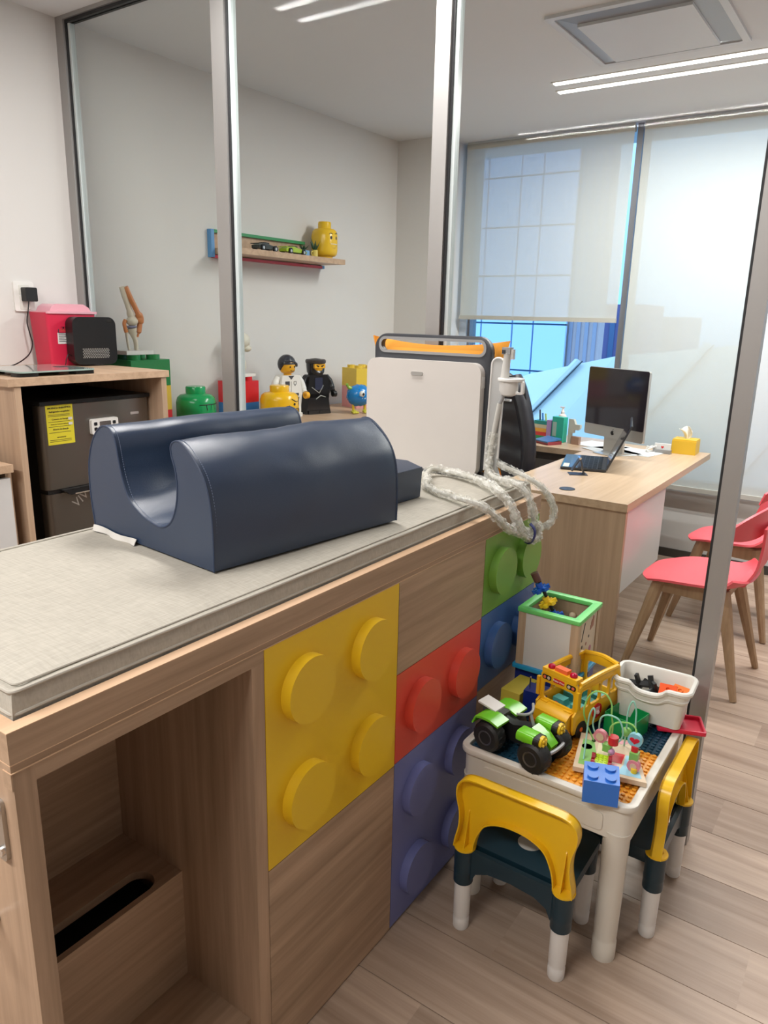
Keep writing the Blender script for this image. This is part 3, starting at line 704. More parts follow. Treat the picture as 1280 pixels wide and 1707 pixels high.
# fridge cabinet
fc = thing('fridge_cabinet', 'tall light oak cabinet housing the small fridge against the left wall', 'cabinet', (-2.81, 1.70, 0)); o = fc.location.copy()
LOAKZ = wood('light_oak_z', (0.36, 0.245, 0.165), (0.52, 0.365, 0.25), 'Z', 0.4)
LOAKX = wood('light_oak_x', (0.40, 0.27, 0.175), (0.58, 0.40, 0.27), 'X', 0.4)
MB(o).box(-3.118, 1.36, 1.236, -2.495, 2.045, 1.262, .001).build('top_panel', LOAKX, fc)
MB(o).box(-3.118, 1.385, 0, -2.50, 1.408, 1.236, .001).build('side_panel', LOAKZ, fc)
MB(o).box(-3.118, 2.008, 0, -2.50, 2.033, 1.236, .001).build('side_panel', LOAKZ, fc)
MB(o).box(-3.118, 1.408, 0, -3.10, 2.008, 1.236).build('rear_panel', M('shaded_board', (0.03, 0.028, 0.03), 0.7), fc, smooth=False)  # near-black colour carries the shade inside the cabinet
MB(o).box(-3.10, 1.408, 0, -2.52, 2.008, .07).build('plinth', LOAKX, fc, smooth=False)
# fridge
fr = thing('small_fridge', 'small two-door stainless steel fridge set inside the oak cabinet', 'fridge', (-2.82, 1.765, .07)); o = fr.location.copy()
fy0, fy1 = 1.515, 2.0
MB(o).box(-3.06, fy0 + .008, .08, -2.64, fy1 - .006, 1.155, .006).build('fridge_body', BLACK, fr)
DST = M('dark_stainless', (0.20, 0.185, 0.165), 0.3, 0.85, var=.04)
def door(z0, z1):
    q = MB(o); q.prism(rrect(-2.64, fy0, -2.578, fy1, .018, 6)[:], 'Z', z0, z1, .002); return q.build('door', DST, fr)
d1 = door(.832, 1.150); d2 = door(.10, .815)
MB(o).box(-2.645, fy0 + .004, .816, -2.582, fy1 - .004, .831, .002).build('door_gap_trim', BLACK, fr)
MB(o).prism([(1.565, .830), (1.60, .806), (1.86, .806), (1.90, .830)], 'X', -2.58, -2.558, .002).build('handle', BLACK, d1)
MB(o).box(-2.56, 1.615, .807, -2.5555, 1.84, .811, .001).build('handle_highlight', CHROME, d1)
MB(o).box(-3.06, fy0 - .002, 1.152, -2.572, fy1, 1.166, .004).build('top_cover', BLACK, fr)
FN = M('badge_silver', (0.6, 0.6, 0.58), 0.3, .7)
MB(o).prism(rrect(1.905, 1.086, 1.945, 1.096, .002), 'X', -2.578, -2.5765).build('badge', FN, d1, smooth=False)
text('VIV', .05, 'lettering', FN, d2, (-2.5772 - o.x, 1.628 - o.y, .745 - o.z), (R(90), R(-35), R(90)), align='LEFT')
lab = MB(o).box(-2.578, 1.536, 1.003, -2.5765, 1.646, 1.153).build('energy_label', M('label_yellow', (0.72, 0.62, 0.03), 0.5), d1, smooth=False)
INK = M('ink', (0.09, 0.07, 0.02), 0.6)
def lt(s_, y, z, size, al='LEFT', bold=0): 
    t_ = text(s_, size, 'printed_text', INK, fr, (-2.5760 - o.x, y - o.y, z - o.z), (R(90), 0, R(90)), .0002, al, bold)
for s_, z, sz, b_ in (('EFICIENCIA ENERGÉTICA', 1.1375, .0085, .0003), ('Refrigerador-congelador', 1.124, .0085, .0002), ('Consumo de Energía', 1.096, .0078, .0001), ('Límite de Consumo de Energía', 1.078, .0062, 0), ('Ahorro de Energía', 1.058, .0085, .0002), ('IMPORTANTE', 1.028, .006, .0001)):
    lt(s_, 1.591, z, sz, 'CENTER', b_)
q = MB(o)
for z in (1.114, 1.109, 1.088, 1.070, 1.048, 1.020, 1.014): q.box(-2.5763, 1.543, z, -2.5760, 1.632, z + .0016)
q_ = q.build('printed_lines', INK, fr, smooth=False); q_['kind'] = 'stuff'
q_ = MB(o)
for z in (1.092, 1.073): MB(o).box(-2.5763, 1.625, z, -2.5757, 1.641, z + .010).build('value_box', MC['label_white'], fr, smooth=False)
th = thing('digital_thermometer', 'white digital thermometer stuck on the upper fridge door', 'thermometer', (-2.575, 1.77, 1.055)); o = th.location.copy()
MB(o).prism(rrect(1.712, 1.025, 1.832, 1.085, .008), 'X', -2.5765, -2.560, .003).build('casing', WHITE, th)
MB(o).prism(rrect(1.747, 1.037, 1.798, 1.074, .003), 'X', -2.5602, -2.5592).build('display', M('lcd', (0.10, 0.09, 0.085), 0.2), th, smooth=False)
for y_ in (1.722, 1.806):
    for z_ in (1.060, 1.040): MB(o).prism(rrect(y_, z_, y_ + .014, z_ + .013, .003), 'X', -2.5602, -2.5588).build('button', BLACK, th, smooth=False)
# low cabinet at far left
lc = thing('low_cabinet', 'low light oak cabinet with a white drawer front at the left edge', 'cabinet', (-2.81, 1.0, 0)); o = lc.location.copy()
MB(o).box(-3.118, .70, .945, -2.488, 1.345, .972, .001).build('top_panel', LOAKX, lc)
MB(o).box(-3.118, 1.33, 0, -2.52, 1.352, .945, .001).build('side_panel', LOAKZ, lc)
MB(o).box(-3.118, .70, 0, -2.52, .722, .945, .001).build('side_panel', LOAKZ, lc)
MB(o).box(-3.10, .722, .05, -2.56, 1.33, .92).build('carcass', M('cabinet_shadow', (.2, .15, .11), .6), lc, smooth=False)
MB(o).box(-2.52, .705, .62, -2.500, 1.337, .924, .002).build('drawer', LAMW, lc)
MB(o).box(-2.52, .705, .08, -2.500, 1.337, .615, .002).build('drawer', LAMW, lc)
db = thing('black_box', 'black object standing on the low cabinet at the left edge', 'box', (-2.75, 1.20, .972)); o = db.location.copy()
q = MB(o); q.prism(rrect(-2.86, 1.12, -2.66, 1.305, .02), 'Z', .972, 1.03, .008); q.build('casing', BLACK, db)
MB(o).box(-2.84, 1.16, 1.03, -2.70, 1.26, 1.034, .002).build('lid', DGR, db)

# ================================================================ back room: long counter on the left with toys
cn = thing('long_counter', 'long light oak counter along the left wall behind the glass', 'counter', (-2.8, 3.3, 0)); o = cn.location.copy()
MB(o).box(-3.106, 2.13, .89, -2.50, 4.60, .92, .001).build('worktop', LOAKX, cn)
k = 0
for y_ in (2.13, 2.75, 3.37, 3.99):
    cb = MB(o).box(-3.106, y_ + .002, 0, -2.52, y_ + .60, .89).build('base_cabinet', LOAKZ, cn, smooth=False)
    MB(o).box(-2.52, y_ + .006, .06, -2.502, y_ + .596, .885, .001).build('door', LAMW, cb)
def bigbrick(name, label, mat, x, y, z, wx, wy, h, nx=2, ny=2, rz=0, group=None, sr=.30, sh=.022):
    t = thing(name, label, 'toy brick', (x, y, z), rz, group)
    MB().box(-wx / 2, -wy / 2, 0, wx / 2, wy / 2, h, .002).build('brick_body', mat, t)
    for i in range(nx):
        for j in range(ny):
            MB().cyl((-wx / 2 + wx * (i + .5) / nx, -wy / 2 + wy * (j + .5) / ny, h), wx / nx * sr, sh, n=28, b=.0015).build('stud', mat, t)
    return t
YB2 = M('matte_yellow_brick', (0.72, 0.50, 0.05), .4); GB2 = M('green_brick', (0.01, 0.22, 0.055), .35)
gx, gy = -3.0, 2.27
bigbrick('storage_brick', 'green storage brick on top of the stack beside the fridge cabinet, carrying the knee model', GB2, gx, gy, 1.154, .21, .22, .122)
bigbrick('storage_brick', 'yellow storage brick in the middle of the stack beside the fridge cabinet', YB2, gx, gy, 1.037, .21, .22, .116, sh=.001)
bigbrick('storage_brick', 'red storage brick at the bottom of the stack beside the fridge cabinet', PR, gx, gy, .92, .21, .22, .116, sh=.001)
# knee joint model
kn = thing('knee_model', 'anatomical knee joint model with orange ligaments on a white base', 'anatomy model', (-3.0, 2.25, 1.299)); 
BONE = M('bone', (0.66, 0.60, 0.48), .5, bump=.2, bscale=120); LIG = M('ligament_orange', (0.58, 0.22, 0.08), .45); CART = M('cartilage', (0.25, 0.26, 0.38), .4)
MB().box(-.06, -.075, 0, .06, .075, .018, .002).build('base_plate', WHITE, kn)
def K(y, z, x=0): return (x, y, z)
MB().tube(crom([K(-.033, .302), K(-.018, .25), K(.002, .19), K(.012, .155)], 5), [.014] * 5 + [.013] * 5 + [.017] * 5 + [.022], 12).build('femur', BONE, kn)
MB().ball(K(.005, .150, .006), .026, 14, rz=.022, ry=.028).build('condyle', BONE, kn)
MB().tube(crom([K(-.022, .303, .01), K(0, .25, .014), K(.028, .195, .016), K(.046, .165, .012), K(.045, .14, .01), K(.037, .10, .008), K(.030, .078, .006)], 5), [.012 - .001 * 0] * 12 + [.017] * 8 + [.012] * 6 + [.005] * 5, 10).build('quadriceps_tendon', LIG, kn)
MB().ball(K(.044, .158, .012), .018, 12, rz=.024).build('kneecap', LIG, kn)
MB().ball(K(.006, .124), .022, 12, rz=.008, ry=.026).build('meniscus', CART, kn)
MB().tube(crom([K(.005, .118), K(.012, .09), K(.022, .055), K(.024, .018)], 5), [.024, .023, .022, .02, .017, .015, .013, .012, .011, .010, .010, .010, .010, .010, .010, .010], 12).build('tibia', BONE, kn)
MB().tube(crom([K(-.022, .105, -.006), K(-.020, .06, -.004), K(-.016, .018)], 4), [.008, .007, .006, .006, .006, .006, .006, .006, .006], 10).build('fibula', BONE, kn)
MB().tube(crom([K(-.026, .155), K(-.034, .14), K(-.030, .115), K(-.026, .10)], 4), .009, 8).build('lateral_ligament', LIG, kn)
# small white model leaning beside
sp = thing('bone_model', 'small ivory bone model leaning beside the fridge cabinet on the counter', 'anatomy model', (-2.86, 2.33, .92))
MB().tube(crom([(0, -.03, .115), (0, -.022, .085), (.01, -.005, .05), (.01, .012, .012)], 5), [.006] * 3 + [.010] * 10 + [.013] * 3, 10).build('bone_shaft', BONE, sp)
MB().ball((.01, .014, .012), .016, 12, rz=.0115).build('bone_end', LIG, sp)
# head containers
def head(name, label, mat, x, y, z, r, h, rz, face):
    t = thing(name, label, 'toy container', (x, y, z), rz)
    MB().lathe([(r * .62, 0), (r * .62, h * .06), (r * .82, h * .075), (r * .96, h * .13), (r, h * .22), (r, h * .62), (r * .93, h * .73), (r * .78, h * .79), (r * .52, h * .81), (r * .50, h * .82), (r * .50, h * .96), (r * .47, h * .985), (0, h * .985)], n=40).build('head_body', mat, t)
    def onf(a, z_): return (r * 1.004 * math.cos(a), r * 1.004 * math.sin(a), z_)
    q = MB(); BK = BLACK
    def patch(a0, z0, ra, rz_, n=18, th=.0015):
        pts = [onf(a0 + ra * math.cos(2 * PI * k / n), z0 + rz_ * math.sin(2 * PI * k / n)) for k in range(n)]
        q.tri(pts[::-1]); 
    def stroke(pts, w): q.tube([onf(a, z_) for a, z_ in pts], w, 6)
    face(t, q, patch, stroke, onf, h)
    return t
def f_smile(t, q, patch, stroke, onf, h):
    patch(-.28, h * .55, .10, h * .045); patch(.28, h * .55, .10, h * .045)
    stroke([(-.45, h * .64), (-.3, h * .67), (-.15, h * .65)], .0016); stroke([(.15, h * .66), (.3, h * .69), (.45, h * .66)], .0016)
    pts = [(a, h * .40 - h * .13 * math.cos(a / .42 * PI / 2)) for a in [x_ * .42 / 6 for x_ in range(-6, 7)]]
    q.tri([onf(a, z_) for a, z_ in pts][::-1]); q.build('face_print', BLACK, t)
    q2 = MB(); q2.tube([onf(a * .8, h * .385) for a in (-.4, -.2, 0, .2, .4)], .0022, 6); q2.build('teeth_print', WHITE, t)
def f_angry(t, q, patch, stroke, onf, h):
    stroke([(-.42, h * .66), (-.2, h * .60), (-.06, h * .58)], .0025); stroke([(.42, h * .68), (.2, h * .60), (.06, h * .58)], .0025)
    patch(-.24, h * .52, .08, h * .035); patch(.24, h * .52, .08, h * .035)
    stroke([(-.3, h * .36), (-.1, h * .40), (.1, h * .40), (.3, h * .36)], .002); stroke([(-.3, h * .26), (-.1, h * .30), (.1, h * .30), (.3, h * .26)], .002)
    for a in (-.3, -.1, .1, .3): stroke([(a, h * .28), (a, h * .38)], .0018)
    stroke([(-.5, h * .44), (-.6, h * .5)], .002); q.build('face_print', BLACK, t)
def f_shades(t, q, patch, stroke, onf, h):
    for s_ in (-1, 1): q.tri([onf(a, z_) for a, z_ in ((s_ * .08, h * .60), (s_ * .46, h * .60), (s_ * .42, h * .46), (s_ * .14, h * .46))][::s_])
    stroke([(-.75, h * .59), (.75, h * .59)] if False else [(-.8 + k * .1, h * .59) for k in range(17)], .0022)
    stroke([(-.15 + .05 * k, h * .33 - h * .02 * math.sin(k / 8 * PI)) for k in range(9)], .0018); q.build('face_print', BLACK, t)
head('head_container', 'green head-shaped storage container printed with sunglasses, on the counter', M('head_green', (0.01, 0.33, 0.10), .22), -2.95, 2.58, .92, .100, .215, R(14), f_shades)
head('head_container', 'yellow head-shaped storage container with an angry bearded face, low on the counter', M('head_yellow', (0.82, 0.46, 0.01), .22), -2.78, 3.02, .92, .105, .205, R(16), f_angry)
bigbrick('storage_brick', 'red storage brick on top of the blue one behind the middle aluminium post', PR, -3.0, 2.93, 1.022, .14, .17, .116)
bigbrick('storage_brick', 'blue storage brick under the red one behind the middle aluminium post', M('sky_blue_brick', (0.03, 0.20, 0.56), .35), -3.0, 2.93, .92, .14, .17, .101, sh=.001)
wm = thing('bust_model', 'white anatomical model on top of the red storage brick behind the post', 'anatomy model', (-3.0, 2.955, 1.160))
MB().box(-.05, -.06, 0, .05, .06, .014, .002).build('base_plate', WHITE, wm)
IV = M('ivory_plaster', (0.62, 0.59, 0.50), .6, bump=.3, bscale=80)
q = MB(); q.ball((0, .012, .19), .038, 16, rz=.045, ry=.05); q.build('skull', IV, wm)
MB().ball((.01, .035, .150), .026, 12, rz=.02, ry=.03).build('jaw', IV, wm)
MB().tube(crom([(0, -.005, .150), (0, .0, .10), (0, .012, .06), (0, .0, .014)], 5), [.014] * 8 + [.02] * 5 + [.012] * 3, 10).build('neck', IV, wm)
# white-suited toy figure
fg = thing('toy_figure', 'large toy figure in a white jacket with dark side-parted hair', 'toy figure', (-2.90, 3.22, .92), R(-8))
def figure(t, s, body, arm, hand, headm, hair, leg):
    # faces +x
    for y_ in (-.038, .038):
        q = MB(); q.box(-.025 * s, (y_ - .036) * s, 0, .028 * s, (y_ + .036) * s, .100 * s, .004); q.box(-.025 * s, (y_ - .036) * s, 0, .040 * s, (y_ + .036) * s, .022 * s, .003); q.build('leg', leg, t)
    MB().box(-.027 * s, -.075 * s, .098 * s, .030 * s, .075 * s, .122 * s, .004).build('hip', leg, t)
    MB().prism([(-.080 * s, .122 * s), (.080 * s, .122 * s), (.062 * s, .232 * s), (-.062 * s, .232 * s)], 'X', -.030 * s, .032 * s, .004).build('torso', body, t)
    for sg in (-1, 1):
        a_ = MB().tube(crom([(0, sg * .070 * s, .220 * s), (.004, sg * .092 * s, .190 * s), (.014 * s, sg * .100 * s, .155 * s), (.034 * s, sg * .098 * s, .132 * s)], 5), [.018 * s] * 4 + [.020 * s] * 8 + [.016 * s] * 4, 12).build('arm', arm, t)
        MB().holed(circ(.046 * s, .118 * s, .020 * s, 18), [circ(.050 * s, .116 * s, .011 * s, 14)], 'Y', sg * .098 * s - .010 * s, sg * .098 * s + .010 * s, .002).xf
        q = MB(); q.lathe([(.009 * s, -.01 * s), (.019 * s, -.01 * s), (.019 * s, .012 * s), (.009 * s, .012 * s), (.009 * s, -.01 * s)], (.046 * s, sg * .098 * s, .118 * s), 18, 'Y'); q.build('hand', hand, a_)
    MB().lathe([(.022 * s, 0), (.022 * s, .010 * s), (.034 * s, .014 * s), (.042 * s, .026 * s), (.044 * s, .045 * s), (.043 * s, .07 * s), (.032 * s, .086 * s), (0, .09 * s)], (0, 0, .232 * s), 28).build('head', headm, t)
figure(fg, 1.03, WHITE, WHITE, M('skin_yellow', (0.80, 0.40, 0.02), .3), MC['skin_yellow'], None, WHITE)
HAIR = M('hair_dark', (0.03, 0.033, 0.045), .25)
q = MB(); q.ball((-.006, 0, .300), .052, 20, rz=.055, ry=.054)
for v in list(q.bm.verts):
    lim = .283 - .9 * min(0, v.co.x) * .9 if v.co.x > .0 else .255
    lim = .300 if v.co.x > .012 else lim
    if v.co.z < lim: v.co.z = lim; v.co.x *= .94; v.co.y *= .98
q.tube(crom([(.030, -.040, .314), (.040, -.01, .322), (.038, .030, .306), (.026, .046, .29)], 5), .007, 8); q.build('hair', HAIR, fg)
q = MB()
for y_ in (-.016, .016): q.ball((.0445, y_, .287), .0048, 10)
q.tube([(.0455, -.014, .268), (.047, -.004, .263), (.0465, .010, .264)], .0018, 6); q.build('face_print', BLACK, fg)
q = MB(); q.box(.0325, -.002, .128, .0337, .0, .205); q.box(.0325, -.045, .182, .0338, -.012, .206); q.box(.0325, -.055, .122, .034, .055, .137)
q.holed([(.018, .205), (.037, .205), (.037, .188), (.0275, .178), (.018, .188)], [[(.021, .202), (.034, .202), (.034, .190), (.0275, .183), (.021, .190)]], 'X', .0325, .0338)
q.tri([(.0338, -.022, .236), (.0338, .022, .236), (.0338, 0, .214)]); q.build('jacket_print', M('print_charcoal', (0.06, 0.06, 0.07), .4), fg, smooth=False)
# black hooded toy figure
ng = thing('toy_figure', 'large toy figure dressed all in black with a hood showing only the eyes', 'toy figure', (-2.88, 3.45, .92), R(-18))
NB = M('glossy_black', (0.012, 0.012, 0.014), .22)
figure(ng, 1.0, NB, NB, NB, M('skin_yellow', (0, 0, 0)), None, NB)
MB().prism([(-.088, 0), (.088, 0), (.080, .03), (.068, .12), (-.068, .12), (-.080, .03)], 'X', -.045, .030, .012, seg=3).build('robe', NB, ng)
q = MB(); q.lathe([(.040, 0), (.052, .02), (.055, .05), (.056, .068), (.050, .085), (.03, .098), (0, .102)], (-.006, 0, .226), 26)
for v in list(q.bm.verts):
    if v.co.x > .030 and .270 < v.co.z < .300: v.co.x = .030
q.build('hood', NB, ng)
MB().box(.030, -.036, .271, .0465, .036, .296, .003).build('eye_band', MC['skin_yellow'], ng)
MB().lathe([(.058, 0), (.061, .004), (.061, .018), (.056, .022)], (-.004, 0, .298), 24).build('headband', M('brown_black', (0.045, 0.035, 0.035), .5), ng)
q = MB()
for sg in (-1, 1): q.tri([(.0472, sg * .004, .284), (.0472, sg * .026, .291), (.0472, sg * .026, .286), (.0472, sg * .010, .278)]); q.ball((.0468, sg * .015, .281), .0035, 8)
q.build('eyes_print', BLACK, ng, smooth=False)
q = MB(); q.tube([(.034, -.05, .16), (.036, 0, .125), (.034, .03, .17)], .0025, 6); q.tube([(.034, -.02, .09), (.036, .01, .11), (.034, .045, .10)], .0025, 6); q.build('belt_print', M('silver_print', (.4, .4, .38), .4), ng)
MB().box(.028, -.028, .145, .036, .024, .215, .002).build('chest_plate', M('blue_black', (.03, .035, .07), .2), ng)
# yellow and pink bricks
bigbrick('storage_brick', 'yellow storage brick stacked on the pink one behind the blue monster', YB2, -2.90, 3.92, 1.055, .17, .17, .115, 2, 2, R(-20), sh=.018)
bigbrick('storage_brick', 'pink storage brick under the yellow one behind the blue monster', M('pink_brick', (0.70, 0.30, 0.30), .4), -2.90, 3.92, .92, .17, .17, .134, 2, 2, R(-20), sh=.001)
# blue monster
mo = thing('toy_monster', 'round bumpy blue monster toy with big eyes and yellow feet', 'toy', (-2.70, 3.64, .92), R(-25)); mo.scale = (1.3, 1.3, 1.3)
MBL = M('monster_blue', (0.01, 0.20, 0.55), .15)
q = MB(); q.ball((0, 0, .083), .052, 28, rz=.050, ry=.062)
for v in q.bm.verts:
    d = (v.co - Vector((0, 0, .083))).normalized(); v.co += d * (.005 * noise.noise(v.co * 70) + .0035 * noise.noise(v.co * 160))
q.build('body', MBL, mo)
for sg in (-1, 1):
    MB().ball((.046, sg * .021 + .012, .094), .0145, 14).build('eyeball', WHITE, mo)
    MB().ball((.0575, sg * .021 + .013, .094), .0065, 10).build('pupil', BLACK, mo)
    f_ = MB().tube([(.0, sg * .030, .045), (.002, sg * .030, .012)], .006, 8).build('leg', PY, mo)
    q = MB(); q.ball((.010, sg * .030, .009), .018, 12, rz=.0088, ry=.015)
    for k in (-1, 0, 1): q.ball((.026, sg * .030 + k * .010, .0065), .0075, 8, rz=.0062)
    q.build('foot', M('monster_lime', (.55, .50, .05), .3), f_)
    MB().tube(crom([(0, sg * .040, .115), (0, sg * .058, .124), (.004, sg * .066, .138)], 4), [.008] * 4 + [.006] * 5, 8).build('horn', M('monster_green', (.25, .45, .05), .3), mo)
q = MB()
for k in range(5): q.tri([(.050 - abs(k - 2) * .002, -.022 + k * .011, .071), (.050 - abs(k - 2) * .002, -.013 + k * .011, .071), (.053 - abs(k - 2) * .002, -.0175 + k * .011, .080)])
q.build('teeth', WHITE, mo, smooth=False)

# wall shelf with its frame
sh = thing('wall_shelf', 'light oak wall shelf with a coloured frame mounted on the left wall', 'shelf', (XL, 3.32, 1.80)); o = sh.location.copy()
MB(o).box(XL, 2.885, 1.795, -2.925, 3.785, 1.825, .001).build('shelf_board', LOAKX, sh)
MB(o).box(XL, 2.875, 1.79, XL + .012, 3.60, 1.902).build('back_board', LOAKX, sh, smooth=False)
MB(o).box(XL, 2.852, 1.779, XL + .03, 2.874, 1.918, .001).build('frame_strip', M('frame_blue', (.10, .28, .55), .4), sh)['label'] = 'blue frame strip'
MB(o).box(XL, 2.874, 1.902, XL + .03, 3.60, 1.918, .001).build('frame_strip', M('frame_green', (.03, .26, .09), .4), sh)['label'] = 'green frame strip'
MB(o).box(XL, 2.874, 1.776, XL + .03, 3.765, 1.790, .001).build('frame_strip', M('frame_red', (.60, .05, .09), .4), sh)['label'] = 'red frame strip'
MB(o).box(XL, 3.765, 1.774, XL + .03, 3.787, 1.792, .001).build('frame_strip', MC['frame_blue'], sh)['label'] = 'blue end of the lower strip'
head('head_container', 'yellow head-shaped container with an open smiling face at the right end of the wall shelf', M('shelf_head_yellow', (0.80, 0.50, 0.02), .22), -3.02, 3.70, 1.8255, .079, .215, R(-4), f_smile)
def toycar(label, x, y, rz, body, L=.17):
    t = thing('toy_car', label, 'toy car', (x, y, 1.8255), rz)
    q = MB(); q.prism([(-L / 2, .012), (L / 2, .012), (L / 2, .022), (L * .3, .030), (L * .1, .034), (-L * .1, .042), (-L * .3, .040), (-L * .42, .030), (-L / 2, .028)], 'X', -.026, .026, .004); q.build('car_body', body, t)
    MB().box(-.018, -L * .18, .036, .018, L * .08, .046, .004).build('canopy', NB, t)
    MB().box(-.030, -L / 2 - .004, .034, .030, -L / 2 + .016, .038, .001).build('spoiler', body, t)
    for sx_ in (-1, 1):
        for yy in (-L * .32, L * .32):
            w = MB().cyl((sx_ * .022 - (.0 if sx_ > 0 else .012), yy, .0165), .0165, .012, 'X', 20, b=.002).build('wheel', BLACK, t)
            MB().cyl((sx_ * .035 - (.0005 if sx_ > 0 else .0005), yy, .0165), .008, .001, 'X', 12).build('hub', FN, w, smooth=False)
    return t
toycar('black toy racing car on the wall shelf, next to the aluminium post', -2.99, 3.15, R(6), M('car_dark', (.03, .035, .03), .3))
toycar('lime green toy racing car on the wall shelf, beside the blue plant pot', -2.99, 3.38, R(6), M('car_lime', (.35, .50, .03), .25), .2)
def succ(label, x, y, pot, h, cup=False):
    t = thing('potted_succulent', label, 'plant', (x, y, 1.8255))
    if cup:
        MB().cyl((0, 0, 0), .018, .042, n=20, b=.002).build('pot', pot, t); MB().tube(crom([(.0, -.017, .034), (.0, -.029, .03), (0, -.029, .014), (0, -.017, .01)], 4), .003, 6).build('pot_handle', pot, t)
    else: MB().box(-.020, -.030, 0, .020, .030, .034, .002).build('pot', pot, t)
    LF = M('leaf_dark', (.02, .07, .03), .5)
    for k in range(10):
        a_ = k * 2.4; r_ = .010 + .020 * (k % 3) / 2; z_ = h * (.45 + .55 * ((k * 7) % 10) / 10)
        q = MB(); b_ = .036; q.tube(crom([(0, 0, b_ - .004), (r_ * .6 * math.cos(a_), r_ * .9 * math.sin(a_), b_ + z_ * .5), (r_ * math.cos(a_), r_ * 1.5 * math.sin(a_), b_ + z_)], 3), [.003, .005, .006, .006, .004, .002, .0008], 6, flat=.5); q.build('leaf', LF, t)
    return t
succ('blue square pot with a small dark succulent on the wall shelf', -3.01, 3.495, M('pot_blue', (.16, .36, .60), .4), .035)
succ('yellow mug holding a taller dark succulent beside the shelf head container', -3.0, 3.585, M('pot_yellow', (.70, .55, .12), .4), .075, True)

# ================================================================ desk side of the back room
dk = thing('oak_desk', 'long light oak office desk with a white modesty panel, standing behind the glass', 'desk', (-1.19, 3.9, 0)); o = dk.location.copy()
DKT = wood('desk_oak', (0.46, 0.32, 0.21), (0.62, 0.45, 0.31), 'Y', 0.35, .8)
q = MB(o); q.box(-1.50, 3.103, .710, -.873, 4.72, .745, .0015); q.build('desktop', DKT, dk)
MB(o).box(-1.495, 3.112, 0, -.878, 3.140, .710, .001).build('end_panel', LOAKZ, dk)
MB(o).box(-.905, 3.140, .315, -.889, 3.80, .710, .001).build('modesty_panel', LAMW, dk)
MB(o).box(-1.495, 4.66, 0, -1.25, 4.685, .710, .001).build('end_panel', LOAKZ, dk)
MB(o).cyl((-1.190, 3.226, .7445), .036, .003, n=28, b=.001).build('grommet', DGR, dk)
rt = thing('desk_return', 'oak side desk joining the far left end of the long desk under the window', 'desk', (-2.0, 4.5, 0)); o = rt.location.copy()
MB(o).box(-2.45, 4.26, .710, -1.502, 4.80, .745, .0015).build('desktop', DKT, rt)
MB(o).box(-2.45, 4.28, 0, -2.425, 4.78, .71).build('end_panel', LOAKZ, rt, smooth=False)
MB(o).box(-2.425, 4.50, .12, -1.51, 4.518, .66, .001).build('back_panel', M('grey_panel', (.36, .36, .36), .5), rt)
MB(o).box(-2.425, 4.30, .66, -1.51, 4.78, .709).build('dark_rail', M('gap_shade_brown', (.08, .06, .05), .5), rt, smooth=False)  # dark bar painted as the shade in the gap under the top
# computer
im = thing('desktop_computer', 'slim silver desktop computer with a dark screen, on the long desk', 'computer', (-1.33, 4.28, .745), R(-26.5))
SIL = M('satin_silver', (.50, .49, .47), .35, .6)
MB().prism(rrect(-.228, .095, .228, .492, .012), 'Y', -.010, .006, .002).build('screen_housing', SIL, im)
MB().prism(rrect(-.226, .160, .226, .490, .010), 'Y', -.0125, -.0098).build('screen_glass', M('screen_black', (.025, .02, .028), .08, spec=.6), im, smooth=False)
q = MB(); q.prism([(-.0175 + .013 * 1.0 * math.cos(R(a)) + .0175 - .0, .125 + .0125 * math.sin(R(a))) for a in range(-180, 180, 20)], 'Y', -.0112, -.0098)
q.build('logo', BLACK, im, smooth=False)
q = MB(); q.prism(circ(.0125, .128, .0048, 12), 'Y', -.0116, -.0108); q.build('logo_bite', SIL, im, smooth=False)
q = MB(); q.prism([(-.001, .139), (.002, .1455), (.007, .148), (.005, .142)], 'Y', -.0112, -.0098); q.build('logo_leaf', BLACK, im, smooth=False)
q = MB(); q.prism([(-.01, .004), (.085, .004), (.085, .008), (.022, .014), (.014, .20), (.004, .20), (.006, .012), (-.01, .008)][::1], 'X', -.075, .075, .001)
q.box(-.075, -.075, 0, .075, .09, .005, .002); q.build('stand', SIL, im)
# laptop
lp = thing('laptop', 'slim dark laptop standing open on the desk, its screen seen edge on', 'laptop', (-1.34, 3.87, .7455), R(17))
MB().box(-.115, -.20, .004, .115, .20, .014, .003).build('base', DGR, lp)
MB().box(-.112, -.195, .0142, -.035, .195, .0152, .0004).build('palm_rest', M('blue_sheen', (.05, .16, .30), .15, .3), lp)
for r_ in range(5):
    q = MB()
    for c_ in range(14): q.box(-.026 + r_ * .024, -.185 + c_ * .0265, .0142, -.026 + r_ * .024 + .020, -.185 + c_ * .0265 + .0225, .0168)
    kk = q.build('key_row', BLACK, lp, smooth=False); kk['kind'] = 'stuff'
MB().box(-.105, -.19, .0152, -.075, -.09, .0157).build('sticker', M('sticker_pale', (.6, .6, .5), .5), lp, smooth=False)
q = MB().at((.115, 0, .012), ry=R(24)); q.box(-.004, -.20, 0, .004, .20, .255, .002); q.xf = None; ld = q.build('lid', DGR, lp)
q = MB().at((.115, 0, .012), ry=R(24)); q.box(-.0055, -.19, .012, -.0041, .19, .245); q.build('screen', MC['screen_black'], ld, smooth=False)
# phone stand
ps = thing('phone_stand', 'folded dark metal phone stand in front of the laptop', 'stand', (-1.275, 3.585, .745), R(30))
MS = M('gunmetal', (.09, .09, .10), .4, .7)
MB().box(-.045, -.035, 0, .045, .035, .003, .001).build('base_plate', MS, ps)
MB().at((.03, 0, .003), ry=R(-18)).box(-.003, -.02, 0, .003, .02, .085, .001).build('arm', MS, ps)
MB().at((.005, 0, .083), ry=R(-150)).box(-.003, -.02, 0, .003, .02, .075, .001).build('cradle', MS, ps)
MB().cyl((.004, -.022, .084), .006, .044, 'Y', 14).build('hinge', CHROME, ps)
